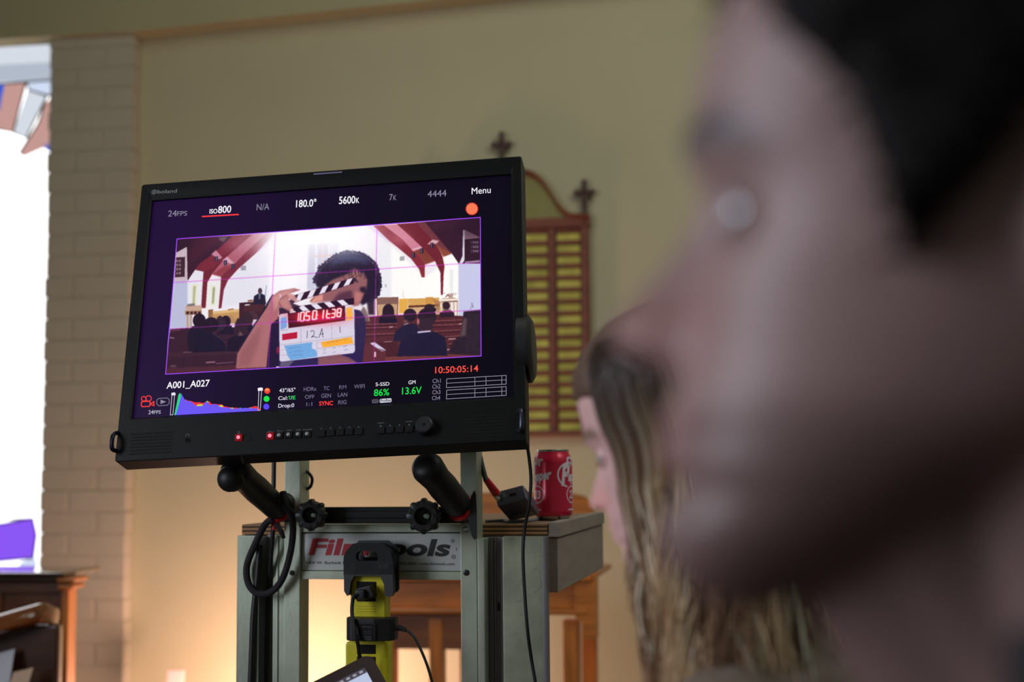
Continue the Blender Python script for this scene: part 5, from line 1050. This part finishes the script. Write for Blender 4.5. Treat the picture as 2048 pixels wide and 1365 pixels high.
# ================================================================ people
def sm(a, b, x): t = np.clip((x - a) / (b - a), 0, 1); return t * t * (3 - 2 * t)
def tab(z, pts): p = sorted(pts); return np.interp(z, [q[0] for q in p], [q[1] for q in p])
def smooth1(v, n=3):
    for _ in range(n): v = np.concatenate([v[:1], (v[:-2] + 2 * v[1:-1] + v[2:]) / 4, v[-1:]])
    return v
class Head:
    """a head in its own axes: x forward, y to its left, z up; z = 0 at the eyes, x = 0 at the ears"""
    def __init__(s, nose=1., brow=0., chin=0., lips=1., width=1.):
        s.k = (nose, brow, chin, lips, width); zs = np.linspace(-.124, .1195, 190); s.zs = zs
        F = tab(zs, [(.1195, -.012), (.117, .012), (.110, .038), (.095, .063), (.075, .080), (.05, .0895), (.03, .0925 + brow), (.018, .0930 + brow), (.004, .0855), (-.01, .083), (-.03, .0835), (-.045, .086), (-.055, .0885), (-.066, .0905), (-.072, .0880), (-.079, .0905), (-.088, .0860), (-.098, .0900 + chin), (-.106, .0905 + chin), (-.114, .087 + chin), (-.120, .078 + chin), (-.124, .066)])
        B = tab(zs, [(.1195, -.014), (.117, -.035), (.110, -.058), (.095, -.082), (.07, -.098), (.04, -.104), (.0, -.100), (-.03, -.088), (-.05, -.070), (-.065, -.045), (-.08, -.012), (-.095, .012), (-.11, .036), (-.120, .052), (-.124, .060)])
        Wd = tab(zs, [(.1195, .003), (.117, .022), (.110, .042), (.095, .059), (.07, .072), (.04, .0765), (0., .0745), (-.02, .0715), (-.04, .067), (-.06, .061), (-.08, .052), (-.1, .040), (-.112, .030), (-.12, .018), (-.124, .004)])
        s.F, s.B, s.W = smooth1(F, 2), smooth1(B, 4), smooth1(Wd, 4) * width
    def surf(s, z, th, grow=0., bare=False):
        """point on the head at height z and bearing th (0 = straight ahead)"""
        z = np.asarray(z, float); th = np.asarray(th, float); F = np.interp(z, s.zs, s.F); B = np.interp(z, s.zs, s.B); Wd = np.interp(z, s.zs, s.W) + grow; F = F + grow; B = B - grow
        c = (F + B) / 2; a = (F - B) / 2; ct, st = np.cos(th), np.sin(th); e = .86
        x = c + a * np.sign(ct) * np.abs(ct) ** e; y = Wd * np.sign(st) * np.abs(st) ** e * (1 - .10 * ct)
        if bare: return np.stack([x, y, z], -1)
        front = sm(.0, .5, ct); nose, brow, chin, lips, width = s.k; g = lambda v, m, q: np.exp(-.5 * ((v - m) / q) ** 2)
        nh = tab(z, [(.012, 0), (.004, .002), (-.008, .0085), (-.022, .0165), (-.034, .0245), (-.040, .0265), (-.046, .0225), (-.0505, .010), (-.056, .0), (-.2, 0), (.2, 0)]) * nose
        sig = tab(z, [(.01, .0055), (-.02, .0075), (-.038, .0105), (-.05, .0115)]); dx = nh * g(y, 0, sig)
        ay = np.abs(y)
        dx = dx + .0075 * g(ay, .0150, .0050) * g(z, -.043, .0055) * nose
        dx = dx - .0035 * g(ay, .0215, .0028) * g(z, -.041, .007)
        dx = dx - .0050 * g(ay, .033, .0130) * g(z, -.006, .0085) - .004 * g(ay, .014, .006) * g(z, -.004, .010)
        dx = dx + .0050 * g(ay, .026, .016) * g(z, .0135, .0065) + .0035 * g(ay, .046, .014) * g(z, -.026, .012)
        dx = dx + lips * (.0042 * g(y, 0, .014) * g(z, -.0665, .0034) + .0052 * g(y, 0, .013) * g(z, -.0785, .0040) - .0040 * g(y, 0, .020) * g(z, -.0722, .0016))
        dx = dx - .006 * g(ay, .0075, .0035) * g(z, -.0515, .0028) * nose - .0030 * g(y, 0, .02) * g(z, -.0885, .004)
        return np.stack([x + dx * front, y * (1 + .0 * dx), z], -1)
    def mesh(s):
        T = np.concatenate([np.linspace(-1.25, 1.25, 110), np.linspace(1.25, 2 * math.pi - 1.25, 60)[1:-1]]); Z, TH = np.meshgrid(s.zs, T, indexing='ij'); P_ = s.surf(Z, TH); n, m = Z.shape
        vs = P_.reshape(-1, 3); idx = np.arange(n * m).reshape(n, m); nx = np.roll(idx, -1, 1)
        fs = [tuple(q) for q in np.stack([idx[:-1], nx[:-1], nx[1:], idx[1:]], -1).reshape(-1, 4)] + [tuple(idx[0][::-1]), tuple(idx[-1])]
        return vs, fs
def ear_parts(mb, H, side, sc, tuck=1.):
    q = lambda x, y, z: H(np.array([x - .020, (.074 + (y - .074) * tuck if tuck == 1. else .070 + (y - .074) * tuck) * side, z - .006]))
    out = [(-.004, .0745, -.026), (.004, .0765, -.018), (.008, .078, -.002), (.006, .081, .014), (-.004, .085, .024), (-.016, .088, .024), (-.024, .089, .012), (-.024, .087, -.004), (-.016, .083, -.020), (-.009, .079, -.033), (-.003, .075, -.034)]
    mb.tube([q(*p) for p in out], .0052 * sc, 10, 4); inn = [(0, .076, -.010), (-.010, .080, -.014), (-.015, .082, -.002), (-.012, .082, .012), (-.002, .080, .014)]; mb.tube([q(*p) for p in inn], .0042 * sc, 8, 4)
    mb.ball(q(-.006, .074, -.002), .013 * sc, .004 * sc, .022 * sc, sub=2)
def capsule(mb, p0, p1, r0, r1, n=18):
    p0, p1 = np.asarray(p0, float), np.asarray(p1, float); ax = p1 - p0; L = np.linalg.norm(ax); ax = ax / L; prof = []
    for k in range(7): a = math.pi / 2 * k / 6; prof.append((-r0 * math.cos(a), r0 * math.sin(a)))
    for k in range(7): a = math.pi / 2 * k / 6; prof.append((L + r1 * math.sin(a), r1 * math.cos(a)))
    mb.lathe(p0, ax, prof, n)
def fuse(mb, voxel, name, it=2):
    me = bpy.data.meshes.new(name); mb.bm.to_mesh(me); mb.bm.free(); ob = bpy.data.objects.new(name, me); COL.objects.link(ob)
    r = ob.modifiers.new('r', 'REMESH'); r.mode = 'VOXEL'; r.voxel_size = voxel
    s_ = ob.modifiers.new('s', 'SMOOTH'); s_.factor = .5; s_.iterations = it
    bpy.context.view_layer.update(); out = bpy.data.meshes.new_from_object(ob.evaluated_get(bpy.context.evaluated_depsgraph_get())); bpy.data.objects.remove(ob); bpy.data.meshes.remove(me); out.name = name; return out
def place(name, me, m, parent):
    off = ORIG[parent.name]; n = len(me.vertices); co = np.empty(n * 3, np.float32); me.vertices.foreach_get('co', co); co = (co.reshape(-1, 3) - off).astype(np.float32); me.vertices.foreach_set('co', co.reshape(-1)); me.materials.clear(); me.materials.append(m); me.shade_smooth(); me.update()
    return link(name, me, parent, off)
def paint(me, fn):
    n = len(me.vertices); co = np.empty(n * 3, np.float32); me.vertices.foreach_get('co', co); c = fn(co.reshape(-1, 3).astype(float)); a = me.color_attributes.new('col', 'FLOAT_COLOR', 'POINT'); a.data.foreach_set('color', np.concatenate([c, np.ones((n, 1))], 1).reshape(-1).astype(np.float32))

def person(label, head, tip_px, tip_Y, yaw, pitch, scale, tuck, skin, lip, browc, stubble, hip, back, neck_off, shirt_rgb, trouser_rgb, eye_rgb, collar=.15):
    """yaw: degrees the face is turned from facing left (-X) towards the back wall; pitch: degrees raised"""
    a, p = math.radians(yaw), math.radians(pitch); f0 = np.array([-math.cos(a), math.sin(a), 0]); z0_ = np.array([0, 0, 1.]); fx = f0 * math.cos(p) + z0_ * math.sin(p); fz = z0_ * math.cos(p) - f0 * math.sin(p); fy = np.cross(fz, fx)
    R = np.stack([fx, fy, fz], 1) * scale; ztip = -.039; tip = head.surf(ztip, 0.); O = P(*tip_px, tip_Y) - R @ tip
    H = lambda q: O + R @ np.asarray(q, float)
    inv = np.linalg.inv(R)
    root = thing('person', label, 'person', (hip[0], hip[1], 0))
    nb = O + np.asarray(neck_off, float)                             # base of the neck
    sh = f0; lat = np.cross(z0_, f0)                                # forward and left of the trunk
    hp_ = np.array(hip, float)
    b = MB(); vs, fs = head.mesh(); b.raw([H(q) for q in vs], fs)
    for sd in (1, -1): ear_parts(b, H, sd, scale, tuck)
    capsule(b, H((-.022, 0, -.035)), nb, .056 * scale, .062 * scale); capsule(b, H((.034, 0, -.092)), nb + sh * .026, .026 * scale, .048 * scale); capsule(b, H((.016, 0, -.080)), nb + sh * .012, .036 * scale, .052 * scale)
    chest = nb + (hp_ - nb) * .28 + sh * .02; belly = nb + (hp_ - nb) * .68 + sh * .02
    def trunk(m, g):
        rings = []
        for t, w, d, f in ((.0, .075, .060, 0.), (.05, .13, .080, 0), (.12, .175, .100, .01), (.28, .172, .118, .02), (.5, .150, .110, .022), (.75, .150, .112, .02), (1., .168, .120, .0), (1.1, .12, .09, .0)):
            c = nb + (hp_ - nb) * t + sh * f; u, v = lat, np.cross(lat, (nb - hp_) / np.linalg.norm(nb - hp_)); rings.append(m.ring(c, u, v, (w + g) * scale, (d + g) * scale, 28))
        m.skin(rings)
    joints = {}
    for sd in (1, -1):
        s0 = nb + lat * sd * .165 * scale - z0_ * .065 + sh * .0; el = s0 - z0_ * .27 + sh * .07 + lat * sd * .04; kn = hp_ + sh * .42 + lat * sd * .11 + z0_ * .02; wr = kn - sh * .17 + z0_ * .105 - lat * sd * .02; hi = hp_ + lat * sd * .09; an = np.array([*(kn - sh * .02)[:2], .09]); joints[sd] = (s0, el, wr, kn, hi, an)
    def limbs(m, g, parts_):
        for sd in (1, -1):
            s0, el, wr, kn, hi, an = joints[sd]
            if 'ua' in parts_: capsule(m, s0, el, .050 + g, .040 + g)
            if 'fa' in parts_: capsule(m, el, wr, .040 + g, .027 + g)
            if 'th' in parts_: capsule(m, hi, kn, .082 + g, .056 + g)
            if 'ca' in parts_: capsule(m, kn, an, .054 + g, .036 + g)
    trunk(b, -.004); limbs(b, 0, ('ua', 'fa', 'th', 'ca'))
    for sd in (1, -1):
        s0, el, wr, kn, hi, an = joints[sd]; fd = (kn - wr); fd /= np.linalg.norm(fd); dn = np.array([0, 0, -1.]); fdir = sh * .9 + dn * .42; fdir /= np.linalg.norm(fdir); sdv = lat * sd
        pc_ = wr + fdir * .045; m0 = np.cross(sdv, fdir); b.ball(pc_, .050, .040, .016, axes=(fdir, sdv, m0), sub=3); capsule(b, wr, pc_, .024, .018)
        for k, (o_, L) in enumerate(((-.030, .074), (-.010, .084), (.011, .078), (.030, .060))):
            k0 = wr + fdir * .085 + sdv * o_; k1 = k0 + fdir * L * .45 + dn * .006; k2 = k1 + (fdir * .82 + dn * .5) * L * .32; k3 = k2 + (fdir * .6 + dn * .75) * L * .25; capsule(b, k0 - fdir * .02, k1, .0092, .0085, 12); capsule(b, k1, k2, .0085, .0078, 12); capsule(b, k2, k3, .0078, .0068, 12)
        t0 = wr + fdir * .03 - sdv * .026; t1 = t0 + fdir * .034 - sdv * .026; t2 = t1 + fdir * .032 - sdv * .006 + dn * .006; capsule(b, t0, t1, .013, .0105, 12); capsule(b, t1, t2, .0105, .0085, 12)
        ft = an + sh * .17; ft[2] = .032; he = an - sh * .04; he[2] = .040; capsule(b, an, he, .040, .040); capsule(b, he, ft, .040, .030)
    me = fuse(b, .0034 if scale > 0 else .005, 'body', 2)
    base = np.array(lin(skin)[:3]); lipc = np.array(lin(lip)[:3]); bc = np.array(lin(browc)[:3]); st_ = np.array(lin(stubble)[:3]); nz = np.random.default_rng(2)
    def col(co):
        L = (co - O) @ inv.T; x, y, z = L.T; ay = np.abs(y); g = lambda v, m, q: np.exp(-.5 * ((v - m) / q) ** 2); c = np.tile(base, (len(co), 1)); mix = lambda c, k, w: c + (k - c) * np.clip(w, 0, 1)[:, None]
        fr = sm(.06, .075, x); jaw = sm(-.050, -.075, z) * sm(.125, .105, np.abs(z + .09) + .04) * sm(.0, .03, x + .02) ; c = mix(c, st_, .75 * jaw * (np.abs(x) < .13) * (z > -.15))
        red = np.array([base[0] * 1.18, base[1] * .72, base[2] * .66]); c = mix(c, red, .55 * g(ay, .017, .012) * g(z, -.042, .012) * fr); c = mix(c, red * .5, .9 * g(ay, .0085, .0045) * g(z, -.0515, .0032) * fr)
        c = mix(c, red, .6 * sm(-.008, -.03, x) * sm(.066, .074, ay) * (z > -.05)); c = mix(c, lipc, .9 * g(y, 0, .015) * (g(z, -.0665, .0042) + g(z, -.078, .0052)) * fr)
        arch = .0150 + .004 * sm(.012, .034, ay) - .005 * sm(.040, .054, ay); c = mix(c, bc, 1.0 * g(z, arch, .0042) * sm(.010, .018, ay) * sm(.056, .046, ay) * (x > .04))
        return c
    paint(me, col); place('body', me, attr_mat('skin', 0, .48, spec=.4, bump=.12, sss=.06), root)
    # eyes: ball, iris and pupil facing forward, lids as skin-coloured shells
    ewh, eir, epu = mat('eye_white', (226, 228, 236), .08, spec=.8, coat=1.), mat('iris', eye_rgb, .06, coat=1.), mat('pupil', (6, 6, 8), .05, coat=1.)
    lidm = mat('eyelid_skin', skin, .5); lashm = mat('eyelash_hair', browc, .6)
    for sd in (1, -1):
        c = np.array([.0650, .0312 * sd, -.0055]); r = .0118; ax = np.array([1, .05 * sd, .04]); ax /= np.linalg.norm(ax)
        b = MB(); b.ball(H(c), r * scale, sub=4); e = b.build('eye', ewh, root)
        def capd(r_, ang, bulge): return [(r_ * math.cos(math.radians(ang) * k / 8) * 1.0 + bulge, r_ * math.sin(math.radians(ang) * k / 8)) for k in range(8, -1, -1)]
        wax = R @ ax / scale
        b = MB(); b.lathe(H(c), wax, [(h * scale, q * scale) for h, q in capd(r, 27, .0002)], 28); b.build('iris', eir, e)
        b = MB(); b.lathe(H(c), wax, [(h * scale, q * scale) for h, q in capd(r, 11, .0004)], 20); b.build('pupil', epu, e)
        for nm, up_ in (('upper_eyelid', 1), ('lower_eyelid', -1)):
            b = MB(); rows_ = []; Q_, W_ = 33, 9
            for rr2, in ((r + .0003,), (r + .0016,)):
                for q in np.linspace(-128, 128, Q_):
                    op = max(0., math.cos(math.radians(q) * 90 / 74)) if abs(q) < 74 else 0.; el0 = (42 * op if up_ > 0 else -30 * op) - 2
                    for w in np.linspace(el0, 86 * up_, W_):
                        a_, e_ = math.radians(q), math.radians(w); rows_.append(H(c + np.array([math.cos(e_) * math.cos(a_), math.cos(e_) * math.sin(a_), math.sin(e_)]) * rr2))
            N_ = Q_ * W_; fs_ = [(o_ + i * W_ + j, o_ + i * W_ + j + 1, o_ + (i + 1) * W_ + j + 1, o_ + (i + 1) * W_ + j) for o_ in (0, N_) for i in range(Q_ - 1) for j in range(W_ - 1)] + [(i * W_, (i + 1) * W_, N_ + (i + 1) * W_, N_ + i * W_) for i in range(Q_ - 1)]
            b.raw(rows_, fs_); lid = b.build(nm, lidm, e, ang=60, recalc=True)
            edge_pts = [rows_[N_ + i * W_] for i in range(Q_) if abs(-128 + 8 * i) <= 80]; b = MB(); b.tube([q + R[:, 0] * .0006 for q in edge_pts], .0006 * scale, 6, 2); b.build('eyelashes', lashm, e)
    # clothes
    b = MB(); trunk(b, .006)
    nk = H((-.022, 0, -.035)) - nb; rings = [b.ring(nb + z0_ * dz + nk * t, lat, sh, r_ * scale, r_ * scale * .98, 28) for dz, t, r_ in ((-.05, 0, .10), (-.02, 0, .080), (.006, .05, .0730), (.006, collar * .5, .0690), (.006, collar, .0660))]; b.skin(rings); limbs(b, .009, ('ua',))
    for sd in (1, -1): capsule(b, nb + lat * sd * .05 - z0_ * .035, joints[sd][0], .050, .056)
    me = fuse(b, .006, 'shirt', 4); place('shirt', me, mat('shirt_cloth', shirt_rgb, .85, var=.12, scale=60, bump=.2, bscale=400), root)
    b = MB(); limbs(b, .010, ('th', 'ca')); b.ball(hp_, .16, .13, .10, axes=(lat, sh, z0_), sub=3); me = fuse(b, .007, 'trousers', 3); place('trousers', me, mat('trouser_cloth', trouser_rgb, .85, var=.1, scale=60), root)
    for sd in (1, -1):
        an = joints[sd][5]; b = MB(); ft = an + sh * .175; ft[2] = .036; he = an - sh * .045; he[2] = .044; capsule(b, he, ft, .044, .034); capsule(b, an, he, .044, .044); b.build('shoe', mat('dark_shoe', (30, 28, 28), .5), root)
    return root, H, R, O, nb

# man close to the camera, looking up at the monitor
HM = Head(nose=1.12, brow=-.001, chin=.002, lips=1.2)
man, Hm, Rm, Om, nbm = person('man in the foreground with short dark hair, face in profile looking up', HM, (1219, 655), .47, 14, 5.5, 1.02, 1., (150, 122, 118), (150, 92, 92), (52, 42, 40), (108, 86, 82), (.36, .50, .49), None, (.062, .012, -.185), (44, 38, 38), (40, 40, 46), (70, 60, 60), .42)
def hair_shell(head, H, root, edge, thick, m, name='hair', tufts=0, tl=.02, seed=1, wob=.25):
    """scalp hair: a closed shell over the part of the head above the hairline, roughened, with tufts"""
    rng = np.random.default_rng(seed); zs = np.linspace(-.075, .1193, 80); th = np.linspace(-math.pi, math.pi, 121)[:-1]; Z, T_ = np.meshgrid(zs, th, indexing='ij')
    S0 = head.surf(Z, T_, bare=True); x, y, z = S0[..., 0], np.abs(S0[..., 1]), S0[..., 2]; lim = np.interp(x, [e[0] for e in edge], [e[1] for e in edge]); k = np.clip((z - lim) / .014, 0, 1)
    lump = .5 + wob * np.sin(T_ * 9 + Z * 130) + wob * np.sin(T_ * 23 - Z * 210 + 1.3) * .6
    g = np.where(k > 0, .0015 + thick * np.sqrt(k) * (1 - wob + wob * lump), -.006); S1 = head.surf(Z, T_, grow=0, bare=True); ctr = np.array([-.01, 0, .01]); d = S1 - ctr; d /= np.linalg.norm(d, axis=-1, keepdims=True); S1 = S1 + d * g[..., None]
    n, m_ = Z.shape; idx = np.arange(n * m_).reshape(n, m_); nx = np.roll(idx, -1, 1); fs = [tuple(q) for q in np.stack([idx[:-1], nx[:-1], nx[1:], idx[1:]], -1).reshape(-1, 4)] + [tuple(idx[0][::-1]), tuple(idx[-1])]
    b = MB(); b.raw([H(q) for q in S1.reshape(-1, 3)], fs); ok = np.argwhere(k > .05)
    for i in rng.choice(len(ok), tufts, replace=True) if tufts else ():
        i, j = ok[i]; p = S1[i, j] - d[i, j] * .004; dr = d[i, j] + rng.normal(size=3) * .45 + np.array([.15, 0, -.1 if Z[i, j] < .08 else .1]); dr /= np.linalg.norm(dr); L = tl * (.5 + rng.random())
        b.tube([H(p), H(p + dr * L * .5 + rng.normal(size=3) * .001), H(p + dr * L + np.array([-.003, 0, -.003]))], lambda t: .0016 * (1 - .85 * t), 5, 0)
    return b.build(name, m, root, ang=60)
M['dark_hair'] = mat('dark_brown_hair', (22, 16, 15), .75, spec=.25, var=.4, scale=220, bump=.5, bscale=500)
edge = [(-.2, -.07), (-.06, -.07), (-.05, -.055), (-.035, -.015), (-.02, .02), (-.012, .024), (-.004, .016), (.004, .003), (.0155, -.013), (.023, -.022), (.029, -.003), (.039, .021), (.057, .040), (.067, .056), (.080, .068), (.088, .063), (.12, .063)]
hair_shell(HM, Hm, man, edge, .016, M['dark_hair'], tufts=3000, tl=.012, seed=3)

# woman behind him, blond hair falling over her cheek
HWm = Head(nose=.92, brow=-.003, chin=-.002, lips=1.15, width=.95)
wom, Hw, Rw, Ow, nbw = person('woman behind the man, face turned away, long wavy blond hair over her cheek', HWm, (1179, 1008), 1.25, 25, -16, .92, .1, (214, 172, 166), (186, 106, 108), (120, 92, 72), (214, 172, 166), (.42, 1.27, .44), None, (.06, -.02, -.185), (120, 104, 92), (50, 52, 66), (90, 110, 120))
def strand_colour():
    m = bpy.data.materials.new('blond_hair_strands'); m.use_nodes = True; nt = m.node_tree; bs = nt.nodes['Principled BSDF']; bs.inputs['Roughness'].default_value = .42; a = nt.nodes.new('ShaderNodeAttribute'); a.attribute_name = 'col'; nt.links.new(a.outputs['Color'], bs.inputs['Base Color']); return m
rng = np.random.default_rng(12); VS, FS, CS = [], [], []
down = np.array([0, 0, -1.]); invRw = np.linalg.inv(Rw)
tones = [np.array(lin(c)[:3]) for c in ((190, 166, 130), (152, 122, 88), (88, 64, 46), (210, 194, 166), (118, 88, 62))]; rootc = np.array(lin((60, 42, 32))[:3])
def surf_w(z, th, g): return HWm.surf(z, th, grow=g, bare=True)
for k in range(4000):
    sd = 1 if rng.random() < .5 else -1; th = sd * rng.uniform(1.08 if sd > 0 else .95, math.pi); L = rng.uniform(.15, .38); ph, fr_, am = rng.uniform(0, 6.28), rng.uniform(14, 26), rng.uniform(.003, .013); lay = rng.uniform(.002, .012); tone = tones[int(2.5 + 2.4 * math.sin(th * 7 + 1.3 * math.sin(th * 17)))] * rng.uniform(.8, 1.15); pts = []
    zs_ = np.linspace(.1165, -.045, 15)
    start = sd * rng.uniform(.9, 2.2)
    for i, z in enumerate(zs_):
        u = i / 14; t_ = start + (th - start) * sm(0, .45, u); q = surf_w(z, t_, lay * sm(0, .25, u) + .002); pts.append(Hw(q))
    q = pts[-1]; out = Hw(surf_w(-.045, th, .05)) - Hw(surf_w(-.045, th, 0)); out[2] = 0; out /= (np.linalg.norm(out) or 1); fwd_ = np.array([*Rw[:2, 0], 0]); fwd_ /= np.linalg.norm(fwd_); n_ = 16
    side_ = np.cross(down, out)
    for i in range(1, n_ + 1):
        u = i / n_; s_ = L * u; w_ = am * math.sin(ph + fr_ * s_ * 1.6) * min(1, 3 * u); w2 = am * math.cos(ph * 2 + fr_ * s_ * 1.3) * min(1, 3 * u)
        pts.append(q + down * s_ + out * (w_ + (.018 * u + .02 * u * u) * min(1, max(0, abs(th) - .9))) + side_ * w2 - fwd_ * .11 * u * max(0, 1.75 - abs(th)))
    pts = np.array(pts); rad = rng.uniform(.0006, .0012); npt = len(pts); tang = np.gradient(pts, axis=0); tang /= np.linalg.norm(tang, axis=1, keepdims=True); u_ = np.cross(tang, [.3, .9, .1]); u_ /= np.linalg.norm(u_, axis=1, keepdims=True); v_ = np.cross(tang, u_); base = len(VS)
    for i in range(npt):
        rr_ = rad * (1 - .8 * max(0, i / npt - .7) / .3); mixr = sm(.12, .6, i / npt)
        for a in range(4): an_ = 1.5708 * a; VS.append(pts[i] + (u_[i] * math.cos(an_) + v_[i] * math.sin(an_)) * rr_); CS.append(np.clip(rootc + (tone * (1 + .7 * i / npt) - rootc) * mixr, 0, .9))
    for i in range(npt - 1):
        for a in range(4): FS.append((base + i * 4 + a, base + i * 4 + (a + 1) % 4, base + i * 4 + 4 + (a + 1) % 4, base + i * 4 + 4 + a))
off = ORIG[wom.name]; me = bpy.data.meshes.new('hair'); me.from_pydata([tuple(q - off) for q in VS], [], FS); ca = me.color_attributes.new('col', 'FLOAT_COLOR', 'POINT'); ca.data.foreach_set('color', np.concatenate([np.array(CS), np.ones((len(CS), 1))], 1).reshape(-1).astype(np.float32)); me.materials.append(strand_colour()); me.shade_smooth(); hw_ = link('hair', me, wom, off)
edge_w = [(-.2, -.07), (-.05, -.06), (-.01, .0), (.02, .03), (.05, .045), (.07, .052), (.12, .056)]
hair_shell(HWm, Hw, wom, edge_w, .006, mat('brown_roots', (92, 68, 52), .5, var=.3, scale=200, bump=.4, bscale=400), name='scalp_hair', wob=.1)
